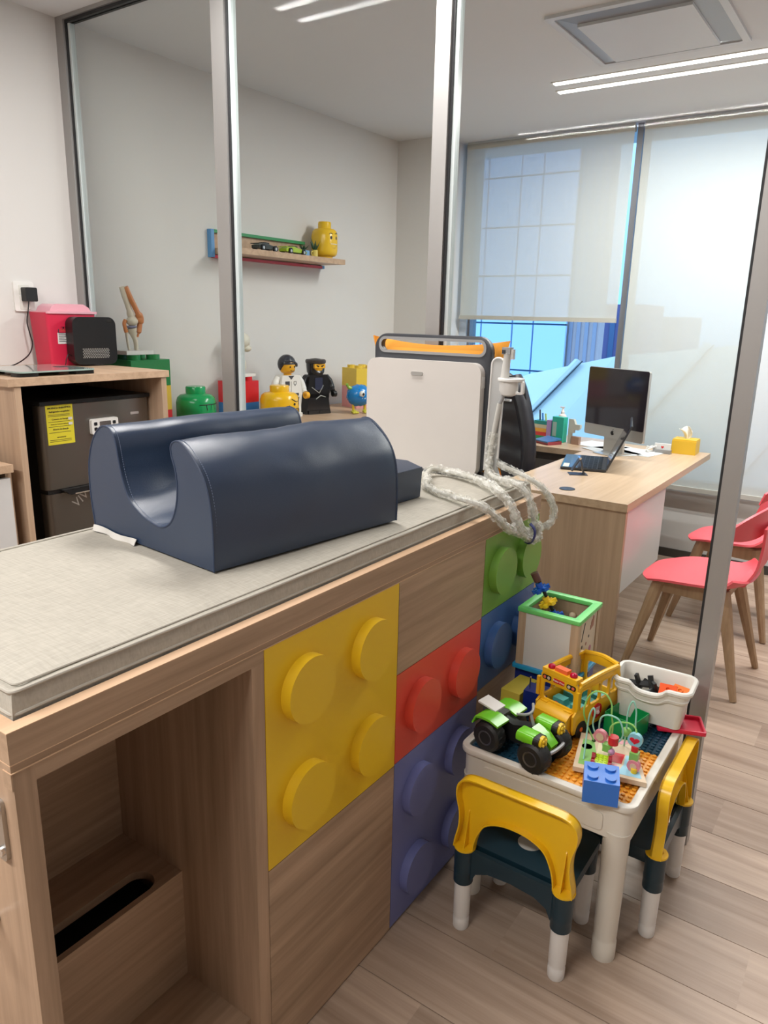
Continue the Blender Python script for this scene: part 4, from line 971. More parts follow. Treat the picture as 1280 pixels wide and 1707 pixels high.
# papers
PAP = M('paper', (.72, .72, .72), .8)
for i, (x_, y_, w_, h_, r_, lb_) in enumerate(((-1.47, 4.52, .21, .297, 68, 'white paper sheets on the desk under the computer stand, the leftmost'), (-1.36, 4.36, .21, .297, 50, 'white paper sheets lying behind the open laptop'), (-1.25, 4.45, .21, .29, 78, 'white paper booklet on the desk right of the computer stand'))):
    t = thing('paper_sheets', lb_, 'paper', (x_, y_, .7455), R(r_))
    for k in range(3): MB().at((.004 * k, .003 * k, .0012 * k + .0002), R(3 * k)).box(-w_ / 2, -h_ / 2, 0, w_ / 2, h_ / 2, .0008).build('sheet', PAP, t, smooth=False)
cb = thing('white_cable', 'loosely coiled white cable on the desk beside the computer', 'cable', (-1.165, 4.50, .7455))
P_ = [(.022 * math.cos(a * .9) * (1 + .2 * math.sin(a * 2.3)), .03 * math.sin(a), .022 + .018 * math.sin(a * .63 + 1)) for a in [k * .35 for k in range(80)]]
MB().tube(P_, .0032, 6).build('coil', WHITE, cb)
ch = thing('card_holder', 'small grey card holder with business cards on the desk', 'card holder', (-1.105, 4.52, .7455), R(4))
MB().box(-.05, -.02, 0, .05, .02, .022, .002).build('holder', M('holder_grey', (.28, .28, .28), .4), ch)
cd_ = MB().box(-.045, -.006, .02, .045, .006, .058).build('card_stack', PAP, ch, smooth=False)
MB().prism([(0, .028), (.009, .038), (.005, .044), (0, .041), (-.005, .044), (-.009, .038)], 'Y', -.0068, -.006).build('heart_print', PR, cd_, smooth=False)
# tissue box
tb = thing('tissue_box', 'yellow box of tissues at the far right corner of the desk', 'tissue box', (-1.0, 4.625, .7455), R(2))
MB().box(-.068, -.062, 0, .068, .062, .078, .002).build('box_body', M('box_yellow', (.72, .45, .03), .45), tb)
MB().box(-.066, -.058, .078, .066, .058, .086, .003).build('lid', MC['box_yellow'], tb)
def tis(u, v):
    a_ = u * 2 - 1; h_ = v
    return (a_ * (.012 + .028 * h_) + .01 * math.sin(v * 3) - .012 * h_, .012 * math.sin(u * 9 + v * 3) * (.3 + v), .084 + .075 * h_ - .015 * abs(a_) * h_ * (1 + math.sin(u * 7)))
MB().grid(tis, 16, 10, .0006).build('tissue', M('tissue_white', (.80, .76, .66), .9), tb)
# hand gel bottle and boxes on the return
bx = thing('teal_box', 'teal green carton with a pale label standing on the side desk', 'carton', (-1.745, 4.50, .7455), R(-15))
MB().box(-.043, -.022, 0, .043, .022, .158, .001).build('carton_body', M('teal', (.02, .42, .30), .45), bx)
MB().box(-.036, -.0235, .035, -.008, -.0222, .125).build('label', M('label_grey', (.35, .48, .42), .5), bx, smooth=False)
gb = thing('pump_bottle', 'white pump bottle peeking up behind the teal carton', 'bottle', (-1.755, 4.56, .7455))
MB().lathe([(.030, 0), (.032, .01), (.032, .14), (.022, .165), (.012, .17), (.012, .185), (.008, .19), (.005, .215), (0, .216)], n=20).build('bottle_body', M('bottle_pale', (.70, .62, .60), .35), gb)
MB().box(-.018, -.006, .208, .010, .006, .217, .002).build('pump_nozzle', MC['bottle_pale'], gb)
cs = thing('letter_ornament', 'small carved white letter ornament beside the teal carton', 'ornament', (-1.635, 4.47, .7455), R(-15))
MB().prism([(-.04, 0), (-.018, 0), (-.018, .07), (.0, .07), (.0, .09), (.03, .09), (.045, .105), (.045, .125), (.01, .125), (-.005, .155), (-.04, .155)], 'Y', -.010, .010, .002).build('letter_body', M('pale_wood', (.50, .50, .44), .6), cs)
MB().box(-.012, -.012, 0, .045, .012, .05, .002).build('block', M('brown_block', (.35, .22, .16), .6), cs)
og = thing('pen_organiser', 'colourful brick-built pen organiser on the side desk by the jacket', 'organiser', (-1.865, 4.54, .7455), R(-10))
cols = [(.02, .25, .08), (.55, .04, .04), (.70, .35, .05), (.55, .5, .35), (.02, .25, .22)]
for k, c_ in enumerate(cols): 
    bb_ = MB().box(-.06, -.03, k * .024, .035, .03, k * .024 + .0235, .001).build('brick', M('org%d' % k, c_, .35), og)
MB().box(.036, -.03, 0, .07, .03, .13, .001).build('cup', M('lilac', (.40, .25, .48), .4), og)
for k, (x_, y_, c_) in enumerate(((-.035, 0, MS), (-.02, .01, PB), (.01, 0, M('lime_pen', (.4, .5, .1), .4)))):
    MB().tube([(x_, y_, .12), (x_ - .006, y_, .12 + .045 + .02 * (k == 0))], .005, 8).build('pen', c_, og)
tp = thing('tablet', 'glossy blue tablet lying on a red case on the side desk', 'tablet', (-1.77, 4.38, .7455), R(-28))
MB().at((0, 0, .022), ry=R(0), rx=R(8)).box(-.065, -.055, 0, .065, .055, .008, .002).build('tablet_body', M('blue_gloss', (.06, .20, .48), .08), tp)
MB().box(-.055, -.05, 0, .066, .058, .02, .004).build('case', M('case_red', (.35, .05, .07), .4), tp)
pc = thing('plush_ornament', 'small cream coloured soft toy lying on the side desk next to the tablet', 'soft toy', (-1.90, 4.37, .7455))
q = MB(); q.ball((-.035, 0, .026), .034, 14, rz=.0255); q.build('toy_body', M('cream_plush', (.55, .46, .27), .9), pc); MB().ball((.02, 0, .030), .032, 14, rz=.0295).build('toy_head', MC['cream_plush'], pc)

# office chair wearing a black jacket
oc = thing('office_chair', 'office chair behind the desk, mostly hidden under a black jacket', 'chair', (-1.85, 4.0, 0), R(-8))
for k in range(5):
    a_ = 2 * PI * k / 5; lg = MB().tube([(0, 0, .10), (.30 * math.cos(a_), .30 * math.sin(a_), .065)], [.025, .014], 8).build('base_arm', BLACK, oc)
    MB().cyl((.30 * math.cos(a_) - .012, .30 * math.sin(a_), .028), .028, .024, 'X', 16, b=.004).build('caster', BLACK, lg)
MB().cyl((0, 0, .09), .028, .34, n=16).build('gas_lift', DGR, oc)
MB().box(-.25, -.24, .43, .25, .24, .51, .03, 4).build('seat', BLACK, oc)
MB().box(-.20, -.265, .55, .20, -.225, 1.15, .018, 4).build('backrest', BLACK, oc)
MB().box(-.03, -.27, .42, .03, -.245, .7, .005).build('back_bracket', DGR, oc)
jk = thing('black_jacket', 'black padded jacket draped over the back of the office chair', 'jacket', (-1.835, 4.0, 0), R(-8))
JK = M('jacket_black', (.016, .015, .022), .45, bump=.4, bscale=40)
q = MB()
def jac(u, v):
    a_ = u * 2 - 1; sh_ = .24 + .045 * v - .12 * max(0, (1 - v * 6)) ** 2
    x = a_ * sh_; z = 1.245 - .035 * a_ * a_ - v * .66
    y = -.33 + .055 * a_ * a_ + .012 * math.sin(a_ * 9 + v * 4) * v + .010 * math.sin(v * 34) * (.4 + .6 * v) * (1 - abs(a_) * .5)
    return (x, y, z)
q.grid(jac, 30, 40, .012); q.build('jacket_back', JK, jk)
for sg in (-1, 1):
    q = MB(); q.tube(crom([(sg * .155, -.26, 1.20), (sg * .235, -.27, 1.02), (sg * .285, -.28, .82), (sg * .28, -.29, .60)], 8), [.045, .052, .055, .056, .056, .055, .055, .054, .053, .052, .052, .051, .051, .050, .05, .05, .049, .049, .048, .048, .047, .046, .045, .045, .044], 12, flat=.75); q.build('sleeve', JK, jk)
MB().tube(crom([(-.13, -.29, 1.235), (-.06, -.31, 1.262), (.06, -.31, 1.262), (.13, -.29, 1.235)], 6), .022, 10).build('collar', JK, jk)
q = MB()
for k in range(3):
    for c_ in range(7): q.box(.10 + c_ * .014, -.352, 1.13 - k * .028, .10 + c_ * .014 + .010, -.336, 1.141 - k * .028)
q_ = q.build('back_print', M('print_white', (.55, .55, .58), .5), jk, smooth=False); q_['kind'] = 'stuff'

# red visitor chairs
RCH = M('chair_red', (.78, .10, .125), .42, var=.02)
def redchair(label, x, y, rz):
    t = thing('visitor_chair', label, 'chair', (x, y, 0), rz, 'red visitor chairs before the desk')
    q = MB()
    def seat(u, v):
        a_, b_ = u * 2 - 1, v * 2 - 1      # a: front(-1)..rear(+1)
        w = .215 * (1 - .16 * max(0, -a_) ** 2.5 * abs(b_) ** 0) * (1 - .10 * max(0, a_) ** 2)
        ln = .216 * (1 - .22 * abs(b_) ** 4)
        return (a_ * ln - (.0), b_ * w, .452 + .022 * b_ * b_ * (a_ * .5 + .5) - .018 * max(0, -a_) ** 3 + .10 * max(0, a_ - .62) ** 2 * 2.4)
    q.grid(seat, 20, 20, .010)
    def col(u, v):
        b_ = v * 2 - 1; w = .075 + .05 * (1 - u) ** 2 + .05 * max(0, u - .7) * 3
        ang = min(1, u * 2.2)
        return (.172 + .050 * math.sin(ang * PI / 2) + .02 * u, b_ * w, .462 + .012 * (1 - ang) + .27 * max(0, u - .12) + .02 * u)
    q.grid(col, 16, 8, .010)
    sh_ = q.build('seat_shell', RCH, t)
    q = MB()
    def band(u, v):
        a_ = (u * 2 - 1) * 1.15; hh = .062 * (1 - .55 * abs(u * 2 - 1) ** 3)
        return (.045 + .19 * math.cos(a_ * .85) + (v - .5) * .02, .265 * math.sin(a_), .735 + (v * 2 - 1) * hh - .02 * abs(a_) ** 2)
    q.grid(band, 30, 8, .010); q.build('backrest', RCH, t)
    LW = LOAKZ
    for (fx, fy, tx, ty) in ((-.23, -.19, -.13, -.13), (-.23, .19, -.13, .13), (.24, -.20, .13, -.12), (.24, .20, .13, .12)):
        MB().tube([(fx, fy, .001), (tx + (fx - tx) * .15, ty + (fy - ty) * .15, .36), (tx, ty, .43)], [.014, .027, .025], 8).build('leg', wood('chair_wood', (.30, .19, .11), (.46, .31, .19), 'Z', .45), t)
    MB().box(-.14, -.135, .375, .14, -.105, .438, .004).build('rail', MC['chair_wood'], t); MB().box(-.14, .105, .375, .14, .135, .438, .004).build('rail', MC['chair_wood'], t)
    MB().box(-.145, -.12, .40, -.115, .12, .435, .004).build('rail', MC['chair_wood'], t); MB().box(.115, -.12, .40, .145, .12, .435, .004).build('rail', MC['chair_wood'], t)
    return t
ra = redchair('red moulded chair on oak legs tucked at the desk, the nearer of the two', -.585, 3.29, R(-3))
rb = dup(ra, (-.56, 4.02, 0), R(-8), 'red moulded chair on oak legs, the farther one towards the window')

# ================================================================ children's table and what is on it
TW = M('table_cream', (0.70, 0.66, 0.58), .32, var=.01)
kt = thing('play_table', "cream plastic children's play table with navy and orange studded plates", 'table', (-.555, 1.735, 0)); o = kt.location.copy()
TX0, TX1, TY0, TY1 = -.782, -.332, 1.498, 1.985
MB(o).holed(rrect(TX0, TY0, TX1, TY1, .035, 6), [rrect(TX0 + .020, TY0 + .022, TX1 - .020, TY1 - .022, .012, 4)], 'Z', .426, .443, .004).build('rim', TW, kt)
q = MB(o); q.prism(rrect(TX0 + .009, TY0 + .009, TX1 - .009, TY1 - .009, .03, 6), 'Z', .345, .427, .002); q.build('apron', TW, kt)
for (x0, x1) in ((TX0 + .07, TX1 - .07),):
    MB(o).prism(rrect(x0, .358, x1, .405, .01, 4), 'Y', TY0 + .006, TY0 + .0095, .001).build('apron_panel', TW, kt)
MB(o).prism(rrect(1.70, .40, 1.73, .441, .004, 3), 'X', TX1 - .0105, TX1 - .002, .001).build('latch', TW, kt)
for (lx, ly) in ((TX0 + .040, TY0 + .037), (TX1 - .042, TY0 + .037), (TX0 + .040, TY1 - .04), (TX1 - .042, TY1 - .04)):
    MB(o).lathe([(.0275, 0), (.0285, .004), (.0285, .050), (.0265, .054), (.0275, .062), (.031, .345), (.033, .36)], (lx, ly, 0), 24).build('leg', TW, kt)
NP = M('plate_navy', (0.012, 0.055, 0.095), .35); OP = M('plate_orange', (0.85, 0.36, 0.03), .35)
def plate(nm, mat, x0, y0, x1, y1, nx, ny, skip=None):
    p_ = MB(o).box(x0, y0, .4275, x1, y1, .4325, .0008).build('stud_plate', mat, kt)
    q = MB(o); dx, dy = (x1 - x0) / nx, (y1 - y0) / ny
    for i in range(nx):
        for j in range(ny): q.cyl((x0 + dx * (i + .5), y0 + dy * (j + .5), .4325), dx * .31, .0045, n=8)
    s_ = q.build('plate_studs', mat, p_); s_['kind'] = 'stuff'; p_['label'] = nm
px0, px1, py0, py1 = TX0 + .021, TX1 - .021, TY0 + .023, TY1 - .023
xm, ym = (px0 + px1) / 2 - .005, (py0 + py1) / 2 + .03
plate('navy studded plate at the front left', NP, px0, py0, xm - .0005, ym - .0005, 13, 16)
plate('orange studded plate at the front right', OP, xm + .0005, py0, px1, ym - .0005, 13, 16)
plate('orange studded plate at the back left', OP, px0, ym + .0005, xm - .0005, py1, 13, 13)
plate('navy studded plate at the back right', NP, xm + .0005, ym + .0005, px1, py1, 13, 13)
ZT = .4372   # top of the plate studs

# children's chairs
CY = M('chair_yellow', (0.83, 0.50, 0.01), .30, var=.02); CN = M('chair_navy', (0.008, 0.03, 0.045), .35, var=.02)
def kidchair(label, x, y, rz):
    """origin under the middle of the backrest, seat towards +y"""
    t = thing('kids_chair', label, 'chair', (x, y, 0), rz, "small yellow and navy children's chairs")
    # legs
    for (lx, ly) in ((-.128, 0), (.128, 0), (-.115, .20), (.115, .20)):
        MB().lathe([(.0185, 0), (.0200, .003), (.0205, .030), (.0190, .034), (.0205, .040), (.0215, .150), (.0215, .17)], (lx, ly, 0), 20).build('leg', WHITE, t)
        if ly == 0:
            MB().lathe([(.0225, 0), (.0245, .002), (.0245, .030), (.0255, .034), (.0245, .04), (.0255, .098), (.0225, .100)], (lx, ly, .138), 22).build('leg_socket', CN, t)
        else:
            MB().lathe([(.0225, 0), (.0245, .002), (.0245, .07), (.0225, .072)], (lx, ly, .155), 20).build('leg_socket', CN, t)
    # seat with down-turned edge
    q = MB()
    q.prism([(a_, b_) for a_, b_ in rrect(-.140, .014, .140, .226, .02, 6)], 'Z', .222, .243, .005, seg=3)
    q.build('seat', CN, t)
    q = MB(); 
    lo = [(-.104, .150), (-.092, .176), (-.06, .192), (0, .197), (.06, .192), (.092, .176), (.104, .150)]
    up = [(.12, .238), (-.12, .238)]
    q.prism(lo + up, 'Y', -.008, .004, .002); q.build('rear_apron', CN, t)
    for x0_ in (-.136, .130): MB().prism([(.016, .205), (.2, .205), (.2, .232), (.016, .232)], 'X', x0_, x0_ + .006, .001).build('side_apron', CN, t)
    MB().lathe([(.0, 0), (.030, 0), (.030, .0006), (0, .0006)], (0, .10, .243), 24).build('seat_badge', M('badge_grey', (.45, .45, .42), .4), t)
    # backrest: an arch swept over thickness
    outer = crom([(-.153, .238, 0), (-.150, .262, 0), (-.142, .30, 0), (-.142, .34, 0), (-.152, .385, 0), (-.147, .418, 0), (-.120, .436, 0), (-.06, .438, 0), (0, .438, 0), (.06, .438, 0), (.120, .436, 0), (.147, .418, 0), (.152, .385, 0), (.142, .34, 0), (.142, .30, 0), (.150, .262, 0), (.153, .238, 0)], 4)
    inner = crom([(.103, .238, 0), (.100, .262, 0), (.092, .29, 0), (.074, .322, 0), (.04, .340, 0), (0, .345, 0), (-.04, .340, 0), (-.074, .322, 0), (-.092, .29, 0), (-.100, .262, 0), (-.103, .238, 0)], 4)
    q = MB(); poly = [(p_.x, p_.y) for p_ in outer] + [(p_.x, p_.y) for p_ in inner]
    q.prism(poly, 'Y', .006, .011, .0012)
    # curved rim standing out backwards at the outer edge
    n_ = len(outer)
    for i in range(n_ - 1):
        a_, c_ = outer[i], outer[i + 1]
        q.box
    rim = [Vector((p_.x, -.008 - .010 * 1, p_.y)) for p_ in outer]
    V1 = [q._v((p_.x, .011, p_.y)) for p_ in outer]; V2 = [q._v((p_.x, -.017, p_.y)) for p_ in outer]
    ins = [Vector((p_.x * .978, 0, .238 + (p_.y - .238) * .984)) for p_ in outer]
    V3 = [q._v((p_.x, -.017, p_.z)) for p_ in ins]; V4 = [q._v((p_.x, .008, p_.z)) for p_ in ins]
    for i in range(n_ - 1):
        for A_, B_ in ((V1, V2), (V2, V3), (V3, V4), (V4, V1)): q._face([A_[i], A_[i + 1], B_[i + 1], B_[i]])
    n2 = len(inner); I1 = [q._v((p_.x, .009, p_.y)) for p_ in inner]; I2 = [q._v((p_.x, -.010, p_.y)) for p_ in inner]; I3 = [q._v((p_.x * 1.03, -.010, p_.y + .003)) for p_ in inner]; I4 = [q._v((p_.x * 1.03, .009, p_.y + .003)) for p_ in inner]
    for i in range(n2 - 1):
        for A_, B_ in ((I1, I2), (I2, I3), (I3, I4), (I4, I1)): q._face([A_[i], A_[i + 1], B_[i + 1], B_[i]])
    q.build('backrest', CY, t)
    for sg in (-1, 1):
        MB().prism([(-.016, .240), (.007, .240), (.007, .34), (.003, .335)], 'X', sg * .124 - .0012, sg * .124 + .0012).build('stiffening_rib', CY, t, smooth=False)
        MB().lathe([(0, 0), (.0270, 0), (.0275, .002), (.0270, .005), (0, .005)], (sg * .128, 0, .2365), 24).build('backrest_foot', CY, t)
    return t
ka = kidchair("small yellow-backed navy children's chair pushed under the front side of the play table", -.572, 1.408, 0)
kb = dup(ka, (-.306, 1.792, 0), R(90), "small yellow-backed navy children's chair at the right side of the play table by the post")

# --- quad bike toy (wheels along local x; faces +x)
LIME = M('lime_plastic', (0.16, 0.55, 0.02), .22); TYRE = M('tyre_black', (0.012, 0.012, 0.012), .55, bump=.3, bscale=90)
qb = thing('toy_quad_bike', 'lime green toy quad bike with fat black tyres on the front left play table', 'toy vehicle', (-.640, 1.572, ZT), R(-9))
for (wx, wy) in ((-.066, -.048), (.066, -.048), (-.066, .048), (.066, .048)):
    s_ = 1 if wy > 0 else -1
    w_ = MB().lathe([(.020, -.020), (.032, -.021), (.039, -.015), (.0415, 0), (.039, .015), (.032, .021), (.020, .020)], (wx, wy, .0415), 32, 'Y').build('tyre', TYRE, qb)
    q = MB()
    for k in range(16):
        a_ = 2 * PI * k / 16
        for sg in (-1, 1):
            c_, d_ = math.cos(a_ + sg * .1), math.sin(a_ + sg * .1)
            q.tube([(wx + .0405 * c_, wy + sg * .003, .0415 + .0405 * d_), (wx + .0375 * math.cos(a_ + sg * .2), wy + sg * .016, .0415 + .0375 * math.sin(a_ + sg * .2))], .0022, 4)
    tr_ = q.build('tread', TYRE, w_); tr_['kind'] = 'stuff'
    MB().lathe([(.0, s_ * .010), (.012, s_ * .010), (.016, s_ * .0205), (.0195, s_ * .0215), (.0205, s_ * .018)], (wx, wy, .0415), 24, 'Y').build('rim', M('rim_grey', (.16, .16, .17), .3, .8), w_)
    MB().cyl((wx, wy + (s_ * .008 if s_ > 0 else s_ * .016), .0415), .006, .008, 'Y', 12, b=.001).build('hub', M('rim_grey', (0, 0, 0)), w_)
MB().box(-.062, -.014, .030, .064, .014, .052, .004).build('chassis', BLACK, qb)
for x_ in (-.066, .066): MB().cyl((x_, -.035, .0415), .005, .07, 'Y', 10).build('axle', DGR, qb)
def fender(x0, x1, y0, y1, z, h):
    q = MB(); q.prism(crom2 := [(x0, z - .012), (x0 + (x1 - x0) * .12, z + h * .6), (x0 + (x1 - x0) * .35, z + h), (x0 + (x1 - x0) * .7, z + h), (x1, z + h * .5), (x1, z + h * .5 - .005), (x0 + (x1 - x0) * .7, z + h - .006), (x0 + (x1 - x0) * .35, z + h - .006), (x0 + (x1 - x0) * .16, z + h * .5 - .002), (x0 + .005, z - .012)], 'Y', y0, y1, .002)
    return q
fender(-.112, -.032, -.066, -.016, .078, .016).build('rear_fender', LIME, qb); fender(-.112, -.032, .016, .066, .078, .016).build('rear_fender', LIME, qb)
for sg in (-1, 1):
    f_ = MB().prism(rrect(sg * .042 - .022, .070, sg * .042 + .022, .098, .011, 5), 'X', .020, .066, .003).build('front_fender', LIME, qb)
    MB().prism(rrect(sg * .042 - .021, .071, sg * .042 + .021, .097, .011, 5), 'X', .066, .080, .002).build('fender_nose', BLACK, f_)
    l_ = MB().cyl((.078, sg * .042, .084), .0155, .008, 'X', 22, b=.002).build('headlight', PY, qb)
    for a_ in range(4): MB().ball((.0865, sg * .042 + .0075 * math.cos(PI / 4 + a_ * PI / 2), .084 + .0075 * math.sin(PI / 4 + a_ * PI / 2)), .0045, 8).build('lamp', PY, l_)
MB().prism([(.030, .052), (.088, .050), (.092, .062), (.070, .082), (.034, .092)], 'Y', -.016, .016, .003).build('nose', LIME, qb)
MB().prism([(-.050, .05), (.030, .05), (.034, .088), (.010, .086), (-.020, .076), (-.055, .084)], 'Y', -.015, .015, .005).build('seat', BLACK, qb)
MB().prism([(-.125, .100), (-.070, .092), (-.070, .096), (-.125, .105)], 'Y', -.022, .022, .001).build('rear_spoiler', WHITE, qb)
MB().box(-.112, -.018, .070, -.05, .018, .092, .005).build('engine_block', M('engine_grey', (.12, .12, .12), .35, .5), qb)
MB().tube(crom([(.086, -.040, .058), (.099, -.026, .056), (.099, .026, .056), (.086, .040, .058)], 6), .0048, 8).build('bumper', M('bumper_grey', (.35, .35, .36), .4, .4), qb)
MB().tube([(.030, 0, .088), (.018, 0, .118)], .004, 8).build('steering_column', GRY, qb)
MB().tube(crom([(.002, -.036, .124), (.014, -.018, .120), (.018, 0, .119), (.014, .018, .120), (.002, .036, .124)], 5), .0035, 8).build('handlebar', GRY, qb)

# --- school bus toy
BUSY = M('bus_yellow', (0.86, 0.47, 0.015), .28)
bs_ = thing('toy_school_bus', 'yellow open-top toy school bus with red roof lights in the middle of the play table', 'toy vehicle', (-.586, 1.812, ZT), R(-14)); bs_.scale = (1.06, 1.06, 1.06)
bw, bl, bh = .054, .100, .158       # half width, half length; front at -y
def sidewin(y0, y1): return rrect(y0, .080, y1, .128, .007, 3)
for sx_ in (-1, 1):
    q = MB(); q.holed([(-bl, .018), (-.085, .018)] + [(-.066 + .024 * math.cos(R(a)), .014 + .026 * math.sin(R(a))) for a in range(170, 9, -20)] + [(.035, .018)] + [(.062 + .024 * math.cos(R(a)), .014 + .026 * math.sin(R(a))) for a in range(170, 9, -20)] + [(.092, .018), (bl - .004, .03), (bl - .002, .12), (bl - .012, .146), (-bl + .03, .150), (-bl + .014, .140), (-bl + .012, .080), (-bl - .004, .068)],
        [sidewin(-.078, -.043), sidewin(-.037, .004), sidewin(.010, .046), sidewin(.052, .084)], 'X', sx_ * bw - .003, sx_ * bw + .003, .001)
    sd = q.build('side_wall', BUSY, bs_)
    for (y0, y1) in ((-.078, -.043), (-.037, .004), (.010, .046), (.052, .084)):
        MB().holed(rrect(y0 - .003, .077, y1 + .003, .131, .008, 3), [sidewin(y0, y1)], 'X', sx_ * bw + sx_ * .002 - .001, sx_ * bw + sx_ * .002 + .002).build('window_frame', BUSY, sd)
    MB().tube(crom([(sx_ * (bw - .001), -bl + .02, .146), (sx_ * (bw - .001), 0, .149), (sx_ * (bw - .001), bl - .016, .146)], 6), .0065, 8).build('roof_rail', BUSY, bs_)
    MB().cyl((sx_ * bw + (.002 if sx_ > 0 else -.0055), -.002, .052), .020, .0035, 'X', 26, b=.001).build('red_disc', PR, bs_)
    hq = MB()
    for k in range(4): hq.tube([(sx_ * (bw + .0058), -.008 + k * .004, .052), (sx_ * (bw + .0058), -.010 + k * .0048, .063)], .0012, 5)
    hq.ball((sx_ * (bw + .0056), -.002, .049), .006, 10); hq.build('hand_print', M('pale_pink', (.75, .55, .55), .5), bs_)
q = MB(); q.holed([(-bw, .055), (bw, .055), (bw, .142), (bw - .012, .157), (-bw + .012, .157), (-bw, .142)], [rrect(-bw + .010, .078, bw - .010, .122, .008, 3)], 'Y', -bl + .008, -bl + .014, .001); q.build('front_wall', BUSY, bs_)
MB().holed([(-bw, .02), (bw, .02), (bw, .142), (bw - .012, .150), (-bw + .012, .150), (-bw, .142)], [rrect(-bw + .014, .070, bw - .014, .125, .008, 3)], 'Y', bl - .008, bl - .002, .001).build('rear_wall', BUSY, bs_)
MB().tube(crom([(-bw + .004, bl - .008, .146), (0, bl - .002, .150), (bw - .004, bl - .008, .146)], 6), .0065, 8).build('rear_rail', BUSY, bs_)
MB().prism([(-bl - .022, .022), (-bl + .014, .022), (-bl + .014, .074), (-bl - .006, .070), (-bl - .020, .058)], 'X', -bw + .006, bw - .006, .006, seg=3).build('bonnet', BUSY, bs_)
MB().box(-bw - .002, -bl - .026, .016, bw + .002, -bl - .010, .030, .004).build('front_bumper', M('bus_orange', (.82, .25, .02), .3), bs_)
for z_ in (.036, .042, .048): MB().box(-.022, -bl - .024, z_, .022, -bl - .018, z_ + .003, .001).build('grille_bar', BUSY, bs_)
for sx_ in (-1, 1):
    MB().box(sx_ * .035 - .010, -bl - .0, .056, sx_ * .035 + .010, -bl + .018, .074, .005).build('wing', BUSY, bs_)
    MB().box(sx_ * (bw + .004) - .004, -bl + .002, .082, sx_ * (bw + .004) + .004, -bl + .010, .132, .003).build('mirror', BUSY, bs_)
MB().box(-bw + .004, -bl + .006, .148, bw - .004, -bl + .034, .160, .004).build('roof_front', BUSY, bs_)
for sx_ in (-1, 1): MB().ball((sx_ * .032, -bl + .020, .163), .010, 14, rz=.008).build('roof_lamp', M('ruby', (.45, .0, .03), .15), bs_)
MB().box(-.018, -bl + .012, .158, .018, -bl + .030, .170, .004).build('roof_light_bar', M('coral', (.85, .14, .04), .25), bs_)
for sx_ in (-1, 1):
    pnl = MB().prism(rrect(sx_ * .036 - .013, .130, sx_ * .036 + .013, .142, .004, 3), 'Y', -bl + .0065, -bl + .0085).build('lamp_plate', BLACK, bs_)
    for dx_, mm_ in ((-.006, M('lamp_coral', (.75, .15, .08), .3)), (.006, M('lamp_white', (.6, .5, .4), .3))): MB().cyl((sx_ * .036 + dx_ * -sx_, -bl + .0058, .136), .0042, .001, 'Y', 12).build('lamp', mm_, pnl)
lp_ = MB().prism(rrect(-.016, .131, .016, .142, .002, 2), 'Y', -bl + .0065, -bl + .0085).build('name_plate', PR, bs_)
text('Fisher-Price', .0068, 'lettering', WHITE, lp_, (0, -bl + .0062, .1345), (R(90), 0, 0), .0001, bold=.0001)
for (wx, wy) in ((-bw - .004, -.066), (bw - .010, -.066), (-bw - .004, .062), (bw - .010, .062)):
    w_ = MB().cyl((wx, wy, .0225), .0225, .014, 'X', 26, b=.003).build('wheel', TYRE, bs_)
    MB().cyl((wx + (-.001 if wx < 0 else .0135), wy, .0225), .006, .0015, 'X', 14).build('hub', MC['coral'], w_)
MB().box(-bw + .006, -bl + .012, .040, bw - .006, bl - .010, .046).build('floor_pan', M('teal_floor', (.08, .38, .36), .4), bs_)
for k in range(3):
    for sx_ in (-1, 1): MB().box(sx_ * .026 - .016, -.05 + k * .045, .046, sx_ * .026 + .016, -.025 + k * .045, .066, .004).build('seat', MC['teal_floor'], bs_)
MB().ball((-.02, -.070, .058), .010, 12).build('steering_knob', PR, bs_)

# --- bead maze
bm_ = thing('bead_maze', 'wooden bead maze with bent coloured wires at the front right of the play table', 'toy', (-.445, 1.655, .4435))
o = bm_.location.copy()
MAPLE = M('pale_maple', (.66, .52, .36), .5)
bp_ = [(-.503, 1.566), (-.337, 1.604), (-.418, 1.765), (-.540, 1.725)]
q = MB(o); q.prism(bp_, 'Z', .4438, .456, .002); q.build('base_board', MAPLE, bm_)
def pr_(pts, mat, nm='printed_patch'): MB(o).prism(pts, 'Z', .4561, .4565).build(nm, mat, bm_, smooth=False)
pr_([(-.497, 1.585), (-.462, 1.592), (-.470, 1.64), (-.498, 1.705), (-.525, 1.70)], M('print_green', (.22, .50, .12), .5))
pr_(circ(-.505, 1.67, .013, 16), M('print_dark_green', (.04, .25, .15), .5)); pr_([(-.462, 1.596), (-.45, 1.6), (-.468, 1.70), (-.49, 1.72)], M('print_cream', (.75, .68, .45), .5))
pr_([(-.44, 1.64), (-.41, 1.645), (-.415, 1.69), (-.445, 1.685)], PR); pr_([(-.408, 1.60), (-.352, 1.613), (-.39, 1.69), (-.412, 1.69), (-.405, 1.645)], M('print_sky', (.30, .58, .72), .5))
pr_([(-.445, 1.60), (-.412, 1.607), (-.418, 1.638), (-.45, 1.63)], M('print_pink', (.75, .35, .40), .5)); pr_([(-.48, 1.72), (-.43, 1.735), (-.42, 1.755), (-.47, 1.74)], M('print_pink', (0, 0, 0)))
WG = M('wire_lime', (.28, .58, .15), .25); WM = M('wire_mint', (.30, .62, .50), .25)
def sh2(P, dy): return P
